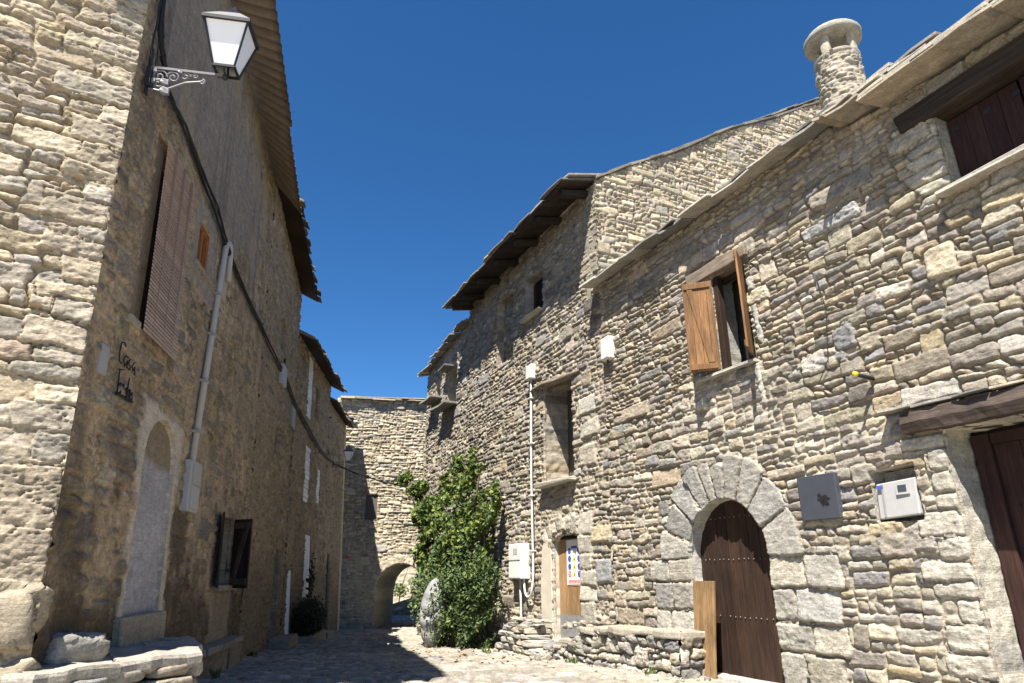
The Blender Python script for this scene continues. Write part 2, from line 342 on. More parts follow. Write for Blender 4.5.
# ------------------------------------------------------------------ masonry as relief
class Relief:
    def __init__(s, fr, u0, u1, v0, v1, res, seed, mortar=(0.30, 0.255, 0.185), depth=0.042, warp=1.0):
        s.fr = fr; s.rnd = random.Random(seed); s.seed = seed
        s.u = np.linspace(u0, u1, int(round((u1 - u0) / res)) + 1); s.v = np.linspace(v0, v1, int(round((v1 - v0) / res)) + 1)
        s.du = s.u[1] - s.u[0]; s.dv = s.v[1] - s.v[0]; s.res = res
        U, V = np.meshgrid(s.u, s.v); s.U = U; s.V = V
        s.X = U + warp * (0.022 * fbm(U * 5, V * 5, 2, seed) + 0.008 * vnoise(U * 22, V * 22, seed + 4))
        s.Y = V + warp * (0.018 * fbm(U * 4, V * 7, 2, seed + 9) + 0.007 * vnoise(U * 20, V * 24, seed + 6))
        s.rough = fbm(U * 9, V * 16, 4, seed + 2); s.rough2 = fbm(U * 28, V * 40, 3, seed + 12)
        s.H = -depth + 0.008 * fbm(U * 12, V * 12, 3, seed + 3)
        s.T = np.ones(U.shape + (3,)) * np.array(mortar) * (1 + 0.12 * fbm(U * 3, V * 3, 3, seed + 8))[..., None]
        s.occ = np.zeros(U.shape, bool); s.hole = np.zeros(U.shape, bool)
    def win(s, a, b, c, d, pad=0.05):
        i0 = max(0, int((c - pad - s.v[0]) / s.dv)); i1 = min(len(s.v), int((d + pad - s.v[0]) / s.dv) + 2)
        j0 = max(0, int((a - pad - s.u[0]) / s.du)); j1 = min(len(s.u), int((b + pad - s.u[0]) / s.du) + 2)
        return slice(i0, i1), slice(j0, j1)
    def inside(s, poly, X=None, Y=None):
        X = s.U if X is None else X; Y = s.V if Y is None else Y
        r = np.zeros(X.shape, bool); k = len(poly)
        for i in range(k):
            x1, y1 = poly[i]; x2, y2 = poly[(i + 1) % k]
            c = ((y1 > Y) != (y2 > Y)) & (X < (x2 - x1) * (Y - y1) / (y2 - y1 + 1e-12) + x1); r ^= c
        return r
    def opening(s, poly, block=True): s.hole |= s.inside(poly)
    def stone(s, poly, h, bulge, tint, gap=0.006, r=0.04, rough=1.0, lock=False, soft=90.0):
        xs = [p[0] for p in poly]; ys = [p[1] for p in poly]
        W = s.win(min(xs), max(xs), min(ys), max(ys))
        X = s.X[W]; Y = s.Y[W]
        if X.size == 0: return
        A = 0.5 * sum(poly[i][0] * poly[(i + 1) % len(poly)][1] - poly[(i + 1) % len(poly)][0] * poly[i][1] for i in range(len(poly)))
        sg = 1 if A > 0 else -1
        acc = 0
        for i in range(len(poly)):
            x1, y1 = poly[i]; x2, y2 = poly[(i + 1) % len(poly)]
            L = math.hypot(x2 - x1, y2 - y1) + 1e-9
            d = sg * ((x2 - x1) * (Y - y1) - (y2 - y1) * (X - x1)) / L
            acc = acc + np.exp(np.clip(-soft * d, -60, 40))
        D = -np.log(acc) / soft - gap
        m = (D > 0) & ~s.occ[W]
        if not m.any(): return
        R = s.rnd; cx = sum(xs) / len(xs); cy = sum(ys) / len(ys)
        pr = 1 - (1 - np.clip(D / (r * 0.55), 0, 1)) ** 2; pb = np.clip(D / (r * 1.3), 0, 1); pb = pb * (2 - pb)
        k0 = R.uniform(0, 50); fac = vnoise(X * R.uniform(5, 11) + k0, Y * R.uniform(9, 18) + k0)
        hh = h - 0.026 + 0.026 * pr + bulge * pb + R.uniform(-0.07, 0.07) * (X - cx) + R.uniform(-0.16, 0.12) * (Y - cy)
        hh = hh + rough * (0.009 * s.rough[W] + 0.008 * s.rough2[W] + 0.008 * np.abs(fac)) * pr
        m &= hh > s.H[W]
        s.H[W] = np.where(m, hh, s.H[W])
        tt = np.array(tint)[None, None, :] * (1 + 0.16 * s.rough[W] + 0.20 * s.rough2[W] + 0.12 * fac)[..., None]
        edge = sstep(0.0, 0.012, D)[..., None]
        tt = s.T[W] * (1 - edge) + tt * edge
        s.T[W] = np.where(m[..., None], tt, s.T[W])
        if lock: s.occ[W] |= (D > -0.002)
    def rubble(s, u0, u1, v0, v1, pal, hmin=0.16, hmax=0.34, wmin=0.28, wmax=0.75, smax=0.17, big=0.06, gap=0.005, h=0.0, bulge=0.007, rough=1.0, tilt=0.0, asp=2.6, skip=None, r=0.04):
        R = s.rnd; cols = [c for c, w in pal]; wts = [w for c, w in pal]
        v = v0 - 0.1; seed = R.randint(0, 99)
        def wave(u, vv): return 0.05 * float(vnoise(np.array(u * 0.7), np.array(vv * 3.0), seed)) + tilt * u
        while v < v1:
            hb = R.uniform(hmin, hmax); u = u0 - R.uniform(0, wmax)
            while u < u1:
                w = R.uniform(wmin, wmax)
                if R.random() < 0.25: w *= 0.55
                q = [(u, v + wave(u, v)), (u + w, v + wave(u + w, v)), (u + w, v + hb + wave(u + w, v + hb)), (u, v + hb + wave(u, v + hb))]
                stack = [q]
                while stack:
                    a, b, c, d = stack.pop()
                    hh = (d[1] - a[1] + c[1] - b[1]) / 2; ww = (b[0] - a[0] + c[0] - d[0]) / 2
                    lim = smax * R.uniform(0.65, 1.3)
                    if hh > lim and not (R.random() < big and hh < 0.34):
                        f = R.uniform(0.3, 0.7); g = min(0.8, max(0.2, f + R.uniform(-0.12, 0.12)))
                        e1 = (a[0], a[1] + (d[1] - a[1]) * f); e2 = (b[0], b[1] + (c[1] - b[1]) * g)
                        stack += [(a, b, e2, e1), (e1, e2, c, d)]; continue
                    if ww > hh * asp * R.uniform(0.7, 1.8) and ww > 0.16:
                        f = R.uniform(0.3, 0.7); k = R.uniform(-0.03, 0.03)
                        e1 = (a[0] + (b[0] - a[0]) * f + k, a[1] + (b[1] - a[1]) * f); e2 = (d[0] + (c[0] - d[0]) * f - k, d[1] + (c[1] - d[1]) * f)
                        stack += [(a, e1, e2, d), (e1, b, c, e2)]; continue
                    j = 0.016
                    P = [(p[0] + R.uniform(-j, j), p[1] + R.uniform(-j, j) * 0.7) for p in (a, b, c, d)]
                    if R.random() < 0.35:   # knock a corner off
                        i = R.randrange(4); p0 = P[i]; pa = P[i - 1]; pb = P[(i + 1) % 4]
                        P[i:i + 1] = [tuple(p0[k] + 0.3 * (pa[k] - p0[k]) for k in (0, 1)), tuple(p0[k] + 0.3 * (pb[k] - p0[k]) for k in (0, 1))]
                    if skip and skip((a[0] + c[0]) / 2, (a[1] + c[1]) / 2): continue
                    t = np.array(R.choices(cols, wts)[0]) * R.uniform(0.72, 1.2) * np.array([1, R.uniform(0.97, 1.02), R.uniform(0.92, 1.06)])
                    s.stone(P, h + R.uniform(-0.014, 0.016), bulge * R.uniform(0.4, 1.6), t, gap * R.uniform(0.5, 1.5), r * R.uniform(0.6, 1.3), rough * R.uniform(0.6, 1.4), soft=R.choice((110, 150, 220)))
                u += w
            v += hb * 0.98
    def blend_mortar(s, amount, colour, level=-0.004):
        """pointing: fills joints up to `level` and greys the stones where amount (0..1) is high"""
        f = amount * 1.0; lv = level + 0.006 * s.rough
        up = np.maximum(s.H, lv); s.H = s.H * (1 - f) + up * f
        buried = np.clip((lv + 0.010 - s.H) / 0.012, 0, 1) * f
        s.T = s.T * (1 - buried[..., None]) + np.array(colour) * buried[..., None]
    def build(s, name, mat, parent=None, keep=None, smooth=True):
        nv, nu = s.U.shape
        if keep is not None: s.hole |= ~keep(s.U, s.V)
        h = s.hole; fh = h[:-1, :-1] & h[1:, :-1] & h[:-1, 1:] & h[1:, 1:]
        H = np.where(h, np.minimum(s.H, -0.05), s.H)
        fr = s.fr
        P = fr.o + s.U[..., None] * fr.U + s.V[..., None] * fr.V + H[..., None] * fr.N
        idx = np.arange(nv * nu).reshape(nv, nu)
        a = idx[:-1, :-1]; b = idx[:-1, 1:]; c = idx[1:, 1:]; d = idx[1:, :-1]
        q = np.stack([a, b, c, d], -1)[~fh]
        if np.dot(np.cross(fr.U, fr.V), fr.N) < 0: q = q[:, ::-1]
        used = np.zeros(nv * nu, bool); used[q.ravel()] = True
        remap = np.cumsum(used) - 1
        return link_mesh(name, P.reshape(-1, 3)[used], remap[q].ravel(), np.full(len(q), 4), np.clip(s.T.reshape(-1, 3)[used], 0.01, 0.85), mat, parent, smooth)

def reveal(fr, path, n0, n1, name, mat, parent, pal, seed=0, closed=False, res=0.03, amp=0.012, blk=0.22, inner=None):
    """sides of an opening: the path (u,v) swept inwards from n0 to n1, with block colours and roughness"""
    pts = [np.array(p, float) for p in path]
    if closed: pts.append(pts[0])
    rs = [pts[0]]
    for a, b in zip(pts[:-1], pts[1:]):
        k = max(1, int(np.linalg.norm(b - a) / res)); rs += [a + (b - a) * t / k for t in range(1, k + 1)]
    rs = np.array(rs); m = max(2, int(abs(n1 - n0) / res) + 1); ns = np.linspace(n0, n1, m)
    d = np.gradient(rs, axis=0); d /= np.linalg.norm(d, axis=1)[:, None] + 1e-9
    nr = np.stack([-d[:, 1], d[:, 0]], 1)
    S = np.concatenate([[0], np.cumsum(np.linalg.norm(np.diff(rs, axis=0), axis=1))])
    SS, NN = np.meshgrid(S, ns, indexing='ij')
    dis = amp * fbm(SS * 9, NN * 9 + seed, 3, seed) ; dis[:, 0] *= 0.3
    R = random.Random(seed); T = np.zeros(SS.shape + (3,)); s0 = 0
    cols = [c for c, w in pal]; w_ = [w for c, w in pal]
    while s0 < S[-1] + 0.01:
        w = blk * R.uniform(0.6, 1.5); mk = (S >= s0) & (S < s0 + w)
        T[mk] = np.array(R.choices(cols, w_)[0]) * R.uniform(0.85, 1.1)
        e = np.minimum(S - s0, s0 + w - S); dis[mk] -= (0.014 * np.exp(-e[mk] / 0.012))[:, None] * np.sign(1)
        s0 += w
    k2 = len(rs); V = []
    for i in range(k2):
        for j in range(m):
            u, v = rs[i] + nr[i] * dis[i, j]; V.append(fr.p(u, v, ns[j]))
    f = [];
    for i in range(k2 - 1):
        for j in range(m - 1): f += [i * m + j, (i + 1) * m + j, (i + 1) * m + j + 1, i * m + j + 1]
    return link_mesh(name, V, f, np.full(len(f) // 4, 4), T.reshape(-1, 3), mat, parent, True)

def boards(mb, fr, u0, u1, v0, v1, n0, n1, k, rnd, gap=0.004, top=None, var=0.22):
    w = [rnd.uniform(0.8, 1.2) for _ in range(k)]; t = sum(w); u = u0
    for x in w:
        b = u + (u1 - u0) * x / t; tn = rnd.uniform(1 - var, 1 + var); dn = rnd.uniform(-0.003, 0.003)
        a_, b_ = u + gap / 2 * (1 if u1 > u0 else -1), b - gap / 2 * (1 if u1 > u0 else -1)
        if top:
            mb.fprism(fr, [(a_, v0), (b_, v0), (b_, top(b_)), ((a_ + b_) / 2, top((a_ + b_) / 2)), (a_, top(a_))], n0, n1 + dn, (tn, tn * rnd.uniform(.97, 1.03), tn * rnd.uniform(.95, 1.05)))
        else: mb.box(fr, a_, b_, v0, v1, n0, n1 + dn, (tn, tn * rnd.uniform(.97, 1.03), tn * rnd.uniform(.95, 1.05)))
        u = b

def slab_course(mb, fr, u0, u1, zf, n0, n1, rnd, wmin=0.3, wmax=0.8, th=(0.025, 0.05), slope=0.35, lift=0.0, pal=None):
    """a course of roof slabs; zf(u) = height at n0 (outer edge), rising inwards by slope"""
    u = u0
    while u < u1:
        w = rnd.uniform(wmin, wmax); t = rnd.uniform(*th); e = n0 + rnd.uniform(-0.06, 0.06); z = zf(u + w / 2) + lift + rnd.uniform(-0.018, 0.018)
        k = rnd.uniform(-0.02, 0.02); q = []
        ub = min(u + w, u1 + 0.1)
        pts = [(u + 0.004, e + rnd.uniform(-.03, .03)), ((u + ub) / 2, e + rnd.uniform(-.035, .025)), (ub - 0.004, e + rnd.uniform(-.03, .03)), (ub - 0.004, n1), (u + 0.004, n1)]
        A = [fr.p(a, z + (n0 - b) * slope + k * (a - u), b) for a, b in pts]
        B = [fr.p(a + rnd.uniform(-.006, .006), z + (n0 - b) * slope + t + k * (a - u), b - 0.008) for a, b in pts]
        c = np.array(rnd.choice(pal or [(0.30, 0.28, 0.24), (0.22, 0.21, 0.19), (0.36, 0.31, 0.24), (0.17, 0.165, 0.155)])) * rnd.uniform(.8, 1.15)
        mb.prism(A, B, c); u = ub

PAL_R = [((0.322, 0.291, 0.240), 5), ((0.365, 0.318, 0.246), 4), ((0.40, 0.33, 0.228), 0.9), ((0.24, 0.231, 0.214), 1.6), ((0.44, 0.403, 0.335), 1.3), ((0.205, 0.182, 0.152), 1.4)]
PAL_B = [((0.335, 0.32, 0.28), 4), ((0.40, 0.365, 0.29), 2), ((0.28, 0.28, 0.265), 1.5)]
PAL_E = [((0.395, 0.337, 0.248), 4), ((0.345, 0.305, 0.24), 3), ((0.43, 0.36, 0.25), 2.0), ((0.295, 0.272, 0.232), 1.6), ((0.31, 0.25, 0.175), 1.2)]
PAL_W = [((0.50, 0.445, 0.335), 4), ((0.43, 0.385, 0.295), 3), ((0.30, 0.285, 0.25), 1.3), ((0.53, 0.46, 0.32), 1.5)]
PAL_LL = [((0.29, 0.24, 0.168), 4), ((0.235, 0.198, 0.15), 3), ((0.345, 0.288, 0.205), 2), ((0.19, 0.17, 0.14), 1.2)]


# ================================================================== GROUND
def build_street():
    rl = Relief(XY, -9.0, 5.5, 3.5, 40.0, 0.05, 31, mortar=(0.20, 0.175, 0.14), depth=0.03, warp=1.2)
    pal = [((0.31, 0.285, 0.24), 4), ((0.265, 0.25, 0.22), 3), ((0.36, 0.33, 0.275), 2), ((0.22, 0.21, 0.195), 1)]
    rl.rubble(-9.0, 5.5, 3.5, 40.0, pal, 0.2, 0.4, 0.3, 0.6, smax=0.26, gap=0.014, h=0.0, bulge=0.010, rough=0.6, asp=1.9, r=0.06)
    f = sstep(-0.2, 0.5, fbm(rl.U * 0.5, rl.V * 0.5, 3, 71)) * 0.55
    f = np.maximum(f, sstep(1.6, 0.6, np.abs((rl.U - RF.o[0]) * RF.N[0] + (rl.V - RF.o[1]) * RF.N[1])) * 0.9)   # dusty strip along the right-hand houses
    rl.blend_mortar(f, (0.36, 0.32, 0.25), 0.002)
    rl.H += ground_z(rl.U, rl.V)
    o = rl.build('street', M['paving']); o['kind'] = 'structure'
    # the wide ground under and round the village
    xs = np.concatenate([np.linspace(-600, -20, 8), np.linspace(-15, 12, 28), np.linspace(20, 600, 8)])
    ys = np.concatenate([np.linspace(-400, -12, 8), np.linspace(-10, 45, 56), np.linspace(60, 1200, 10)])
    X, Y = np.meshgrid(xs, ys); Z = ground_z(np.clip(X, -20, 20), np.clip(Y, -20, 45)) - 0.09
    k = len(xs); f = []
    for i in range(len(ys) - 1):
        for j in range(k - 1): f += [i * k + j, i * k + j + 1, (i + 1) * k + j + 1, (i + 1) * k + j]
    t = np.ones((X.size, 3)) * np.array((0.38, 0.34, 0.27))
    o = link_mesh('ground', np.stack([X.ravel(), Y.ravel(), Z.ravel()], 1), f, np.full(len(f) // 4, 4), t, M['earth'], None, True)
    o['kind'] = 'structure'
build_street()

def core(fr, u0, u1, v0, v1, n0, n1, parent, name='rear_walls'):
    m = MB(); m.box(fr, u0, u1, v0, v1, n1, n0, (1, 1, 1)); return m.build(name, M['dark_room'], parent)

# ================================================================== RIGHT-HAND HOUSE WITH THE ARCHED DOOR
def arch_poly(cx, r, spring, base, k=18, rx=None, ry=None):
    rx = rx or r; ry = ry or r
    pts = [(cx - rx, base), (cx + rx, base)]
    return pts + [(cx + rx * cos(pi * i / k), spring + ry * sin(pi * i / k)) for i in range(k + 1)]

def house_arch():
    h = thing('stone_house', 'nearest right-hand rubble house, with the arched door and wooden shutters', 'house', RF.p(-2, 0), 'stone houses along the right side')
    rl = Relief(RF, -6.6, 2.02, -0.35, 6.5, 0.0125, 11, mortar=(0.27, 0.225, 0.16))
    R = rl.rnd
    rl.fr = RF
    acx, ari, asp = -0.64, 0.745, 1.43
    # voussoirs and jamb blocks of the arch
    def ring(a0, a1, r0, r1):
        return [(acx + r0 * cos(a0), asp + r0 * sin(a0)), (acx + r1 * cos(a0), asp + r1 * sin(a0)), (acx + r1 * 1.02 * cos((a0 + a1) / 2), asp + r1 * 1.02 * sin((a0 + a1) / 2)), (acx + r1 * cos(a1), asp + r1 * sin(a1)), (acx + r0 * cos(a1), asp + r0 * sin(a1))]
    angs = [0, 18, 39, 57, 72, 84, 97, 112, 131, 154, 180]
    for i in range(10):
        t = np.array(R.choice([(0.345, 0.325, 0.285), (0.31, 0.30, 0.275), (0.38, 0.35, 0.29), (0.33, 0.31, 0.27)])) * R.uniform(.92, 1.08)
        rl.stone(ring(radians(angs[i]), radians(angs[i + 1]), ari - 0.03, ari + R.uniform(.44, .64)), 0.022 + R.uniform(-.006, .006), 0.006, t, 0.008, 0.03, 0.7, True, 140)
    v = -0.32
    for hh in (0.36, 0.40, 0.33, 0.37, 0.30):       # far jamb
        w = R.uniform(.30, .62)
        for (a, b) in ((.08, w + .1), (w + .1, w + R.uniform(.4, .6))):
            t = np.array(R.choice([(0.35, 0.33, 0.285), (0.38, 0.35, 0.29), (0.30, 0.29, 0.27)])) * R.uniform(.9, 1.1)
            rl.stone([(a, v), (b, v + R.uniform(-.01, .01)), (b, v + hh), (a, v + hh)], 0.018, 0.008, t, 0.008, 0.035, 0.8, True, 120)
        v += hh
    v = -0.32
    for hh in (0.38, 0.35, 0.31, 0.36, 0.37):       # near jamb
        w = R.uniform(.34, .62)
        for (a, b) in ((-1.34 - w, -1.34), (-1.34 - w - R.uniform(.35, .6), -1.34 - w)):
            t = np.array(R.choice([(0.35, 0.33, 0.285), (0.39, 0.36, 0.29), (0.32, 0.31, 0.28)])) * R.uniform(.9, 1.1)
            rl.stone([(a, v), (b, v + R.uniform(-.01, .01)), (b, v + hh), (a, v + hh)], 0.016, 0.009, t, 0.008, 0.035, 0.9, True, 110)
        v += hh
    # large stones seen in the photograph
    for (a, b, c, d, t) in ((-3.05, -2.72, 3.55, 3.86, (0.225, 0.225, 0.222)), (-4.32, -3.78, 5.42, 5.66, (0.35, 0.32, 0.26)), (-3.6, -2.75, 5.3, 5.58, (0.26, 0.235, 0.19)),
                            (-3.4, -2.55, 4.98, 5.2, (0.345, 0.34, 0.325)), (-4.25, -3.9, 3.9, 4.3, (0.42, 0.36, 0.26)), (-1.95, -1.35, 4.55, 4.8, (0.42, 0.38, 0.28)),
                            (-1.75, -1.6, 4.0, 5.0, (0.38, 0.37, 0.34)), (-0.62, -0.3, 3.4, 3.62, (0.5, 0.46, 0.37)), (-1.68, -1.52, 3.2, 3.8, (0.40, 0.38, 0.33))):
        rl.stone([(a, c), (b - .03, c + .03), (b, d - .02), (a + .04, d)], 0.012, 0.014, t, 0.007, 0.04, 1.2, True, 80)
    # quoin-like jamb of the high window and of the near door
    v = 4.7
    while v < 5.6:
        hh = R.uniform(.1, .2); rl.stone([(-4.36, v), (-4.36 + R.uniform(.3, .55), v), (-4.36 + R.uniform(.3, .5), v + hh), (-4.36, v + hh)], 0.012, 0.01, np.array((0.40, 0.37, 0.30)) * R.uniform(.85, 1.15), 0.006, 0.035, 1, True); v += hh
    v = 0
    while v < 2.45:
        hh = R.uniform(.12, .26); w = R.uniform(.18, .5); rl.stone([(-3.72, v), (-3.72 + w, v), (-3.72 + w, v + hh), (-3.72, v + hh)], 0.012, 0.008, np.array((0.44, 0.41, 0.34)) * R.uniform(.85, 1.12), 0.006, 0.035, 1, True); v += hh
    rl.rubble(-6.6, 2.02, -0.35, 1.5, PAL_R, 0.22, 0.38, 0.32, 0.75, smax=0.21, big=0.12, asp=2.4)
    rl.rubble(-6.6, 2.02, 1.5, 3.6, PAL_R, 0.18, 0.36, 0.28, 0.75, smax=0.185, big=0.10)
    rl.rubble(-6.6, 2.02, 3.6, 6.5, PAL_R, 0.17, 0.34, 0.28, 0.8, smax=0.145, big=0.07, asp=2.8)
    # limewash and pointing: round the boxes, beside the near door, under the shuttered window
    U, V = rl.U, rl.V
    nz = fbm(U * 2.2, V * 2.2, 4, 41)
    f = 0.15 * sstep(0.15, 0.6, nz + 0.25)
    for (a, b, ra, rb, k) in ((-0.9, 3.35, 1.3, 0.45, 1.0), (-2.6, 2.55, 0.9, 0.5, 1.0), (-3.5, 1.0, 0.45, 1.6, 1.0), (-2.2, 0.9, 1.2, 1.0, 0.5), (-1.3, 2.9, 1.2, 0.5, 0.8), (1.4, 2.2, 0.7, 1.2, .5)):
        d = ((U - a) / ra) ** 2 + ((V - b) / rb) ** 2; f = np.maximum(f, k * sstep(1.25, 0.3, d + 0.9 * nz))
    rl.blend_mortar(np.clip(f, 0, 0.75), (0.46, 0.41, 0.32), -0.010)
    # openings
    door = arch_poly(acx, ari, asp, -0.02)
    win = [(-1.58, 3.87), (-0.92, 3.87), (-0.92, 5.30), (-1.58, 5.30)]
    win2 = [(-5.75, 4.77), (-4.35, 4.77), (-4.35, 5.62), (-5.75, 5.62)]
    door2 = [(-5.0, -0.02), (-3.72, -0.02), (-3.72, 2.5), (-5.0, 2.5)]
    niche = [(-3.38, 1.70), (-2.87, 1.72), (-2.88, 2.22), (-3.37, 2.24)]
    for p in (door, win, win2, door2, niche): rl.opening(p)
    top = lambda u: np.interp(u, [-6.6, -5.4, -3.45, -3.35, 1.9], [5.86, 5.95, 6.13, 6.29, 6.42])
    fw = rl.build('front_wall', M['stone'], h, keep=lambda U, V: V < top(U))
    reveal(RF, door[1:] + [door[0]], -0.005, -0.22, 'door_reveal', M['stone'], h, [((0.44, 0.42, 0.37), 2), ((0.38, 0.36, 0.32), 2)], 3, False, blk=.33)
    reveal(RF, win[1:] + [win[0]], -0.005, -0.40, 'window_reveal', M['stone'], h, PAL_B, 4, False)
    reveal(RF, win2[1:] + [win2[0]], -0.005, -0.25, 'window_reveal', M['stone'], h, PAL_B, 5, True)
    reveal(RF, door2[1:] + [door2[0]], -0.005, -0.42, 'door_reveal', M['stone'], h, [((0.48, 0.45, 0.37), 2), ((0.38, 0.36, 0.32), 2)], 6, False, amp=.02)
    reveal(RF, niche, -0.005, -0.22, 'niche_reveal', M['stone'], h, [((0.42, 0.40, 0.34), 2)], 7, True)
    m = MB(); m.fprism(RF, niche, -0.24, -0.22, (0.35, 0.33, 0.29)); m.build('niche_back', M['stone'], h)
    core(RF, -6.6, 1.9, -0.3, 5.9, -0.6, -5.5, h)
    m = MB(); m.box(RF, -6.62, -6.45, -.3, 6.0, -.6, -.05, (.35, .32, .26)); m.build('side_wall', M['stone'], h)
    rnd = random.Random(5)
    # arched door
    topf = lambda u: asp + math.sqrt(max(0, (ari + .035) ** 2 - (u - acx) ** 2)) - 0.015
    m = MB(); boards(m, RF, -1.40, -0.28, 0.02, 0, -0.24, -0.195, 6, rnd, 0.006, topf); d = m.build('door', M['wood_dark'], h, bevel=.003)
    d['label'] = 'dark plank door with rows of studs under the stone arch'
    m = MB(); boards(m, RF, -0.272, 0.13, 0.02, 0, -0.24, -0.205, 2, rnd, 0.006, topf); m.box(RF, -0.29, -0.255, 0.02, 1.97, -.20, -.175, .8); m.build('narrow_leaf', M['wood_dark'], d, bevel=.003)
    m = MB()
    for v_ in (0.72, 1.42, 1.95):
        for i in range(15):
            u_ = -1.30 + i * 0.092 + rnd.uniform(-.01, .01)
            if topf(u_) > v_ + .05:
                c = RF.p(u_, v_ + rnd.uniform(-.006, .006), -0.188); m = MB(); m.rock(c, (RF.U, RF.V, RF.N), (.009, .009, .007), rnd, ni=4, nj=6, rough=0, sq=1); m.build('stud', M['silver'], d, smooth=True)
    m = MB(); m.box(RF, -1.42, 0.06, -0.06, 0.03, -.45, 0.05, (.46, .43, .37), rnd, .01); m.build('threshold', M['stone'], h, bevel=.012)
    # shuttered window
    m = MB(); m.box(RF, -1.5, -1.44, 3.87, 5.26, -.24, -.17, .8); m.box(RF, -1.02, -.93, 3.87, 5.26, -.12, -.02, .9); m.box(RF, -1.5, -.95, 5.2, 5.27, -.24, -.17, .8)
    w = m.build('window', M['wood_dark'], h, bevel=.004); w['label'] = 'open window with two wooden shutters under a grey beam'
    def shutter(hu, hv, du, dn, v0, v1, flip, name, mat):
        # a leaf hinged at (hu, n=hv), running to (hu+du, n=hv+dn)
        fr = Frame((0, 0, 0), 0, 1); fr.o = RF.p(hu, 0, hv); d_ = RF.U * du + RF.N * dn; L = np.linalg.norm(d_); fr.U = d_ / L; fr.V = np.array([0, 0, 1.])
        fr.N = np.cross(fr.U, fr.V) * flip
        m = MB(); boards(m, fr, 0, L, v0, v1, -.014, .014, 4, rnd, .003)
        for a, b in ((v0 + .02, v0 + .10), (v1 - .10, v1 - .02)): m.box(fr, .02, L - .02, a, b, .014, .034, .8)
        q = [(.06, v0 + .11), (.14, v0 + .11), (L - .06, v1 - .11), (L - .14, v1 - .11)]
        m.fprism(fr, q, .014, .032, .85)
        m.box(fr, 0, .035, v0, v1, .014, .03, .75)
        s_ = m.build(name, M[mat], w, bevel=.003)
        m = MB()
        return s_
    s1 = shutter(-0.95, 0.02, 0.29, 0.30, 3.88, 5.22, -1, 'shutter', 'wood_honey'); s1['label'] = 'honey coloured shutter folded open towards the wall'
    s2 = shutter(-1.56, 0.02, -0.235, 0.32, 3.90, 5.26, 1, 'shutter', 'wood_honey'); s2['label'] = 'shutter standing straight out from the wall'
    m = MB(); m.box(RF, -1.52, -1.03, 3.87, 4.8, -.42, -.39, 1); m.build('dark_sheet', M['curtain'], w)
    # wavy grey lintel
    m = MB(); pts = [(-1.68, 5.30), (-1.3, 5.285), (-.9, 5.30), (-.46, 5.29), (-.44, 5.50), (-.75, 5.485), (-1.1, 5.50), (-1.45, 5.475), (-1.68, 5.44)]
    m.fprism(RF, pts, -.30, 0.055, .95); m.build('lintel', M['wood_gray'], w, bevel=.012)
    m = MB(); m.box(RF, -1.62, -.50, 3.80, 3.845, -.38, .10, (.40, .38, .33), rnd, .012); m.build('sill', M['slate'], w, bevel=.006)
    # high window
    m = MB(); boards(m, RF, -5.02, -4.36, 4.79, 5.57, -.20, -.165, 4, rnd, .004); boards(m, RF, -5.75, -5.04, 4.79, 5.57, -.20, -.165, 4, rnd, .004)
    w = m.build('window', M['wood_maroon'], h, bevel=.003); w['label'] = 'closed maroon board shutters under a black beam'
    m = MB()
    for u_ in (-4.42, -4.72, -4.98, -5.1, -5.4):
        for a_, b_ in ((4.815, 4.87), (5.42, 5.47)): m = MB(); m.box(RF, u_ - .05, u_ + .02, a_, b_, -.165, -.152, 1); m.build('hinge', M['iron'], w, bevel=.003)
    m = MB(); m.fprism(RF, [(-6.0, 5.59), (-4.02, 5.60), (-3.98, 5.82), (-6.0, 5.82)], -.25, .075, 1); m.build('lintel', M['wood_black'], w, bevel=.02)
    m = MB(); m.box(RF, -5.8, -4.24, 4.70, 4.755, -.2, .13, (.42, .39, .33), rnd, .015); m.build('sill', M['slate'], w, bevel=.008)
    # near door
    m = MB(); boards(m, RF, -5.0, -3.90, 0.03, 2.36, -.44, -.40, 5, rnd, .005); d = m.build('door', M['wood_maroon'], h, bevel=.003)
    d['label'] = 'dark maroon plank door at the right edge'
    m = MB(); m.box(RF, -3.90, -3.74, 0.0, 2.46, -.44, -.36, 1.2); m.box(RF, -5.0, -3.91, 2.36, 2.46, -.44, -.36, 1.1); m.build('frame', M['wood_maroon'], d, bevel=.006)
    m = MB(); 
    for v_ in (.5, 1.15, 1.8):
        for i in range(9): m = MB(); m.rock(RF.p(-4.0 - i * .11, v_, -.395), (RF.U, RF.V, RF.N), (.009, .009, .006), rnd, ni=4, nj=6, rough=0, sq=1); m.build('stud', M['iron'], d, smooth=True)
    # rough red-brown beam over it
    n_ = 26; m = MB(); us = np.linspace(-5.2, -3.40, n_)
    def prof(i):
        u_ = us[i]; a = .018 * float(fbm(np.array(u_ * 5), np.array(1.0), 3, 3)); b = .014 * float(fbm(np.array(u_ * 9), np.array(4.0), 3, 8))
        return [RF.p(u_, 2.505 + a, -.40), RF.p(u_, 2.505 + a, .10 + b), RF.p(u_, 2.60 + b, .125 + a), RF.p(u_, 2.715 + a, .09 + b), RF.p(u_, 2.72 + b * .5, -.40)]
    for i in range(n_ - 1): 
        A, B = prof(i), prof(i + 1); m._add(A + B, [(k, (k + 1) % 5, (k + 1) % 5 + 5, k + 5) for k in range(5)])
    m._add(prof(0), [(0, 1, 2, 3, 4)]); m._add(prof(n_ - 1), [(4, 3, 2, 1, 0)])
    m.build('door_beam', M['wood_redbeam'], h)
    m = MB(); slab_course(m, RF, -5.2, -3.3, lambda u: 2.735, 0.16, -.05, rnd, .3, .6, (.018, .03), 0.02); m.build('drip_stones', M['slate'], h, bevel=.004)
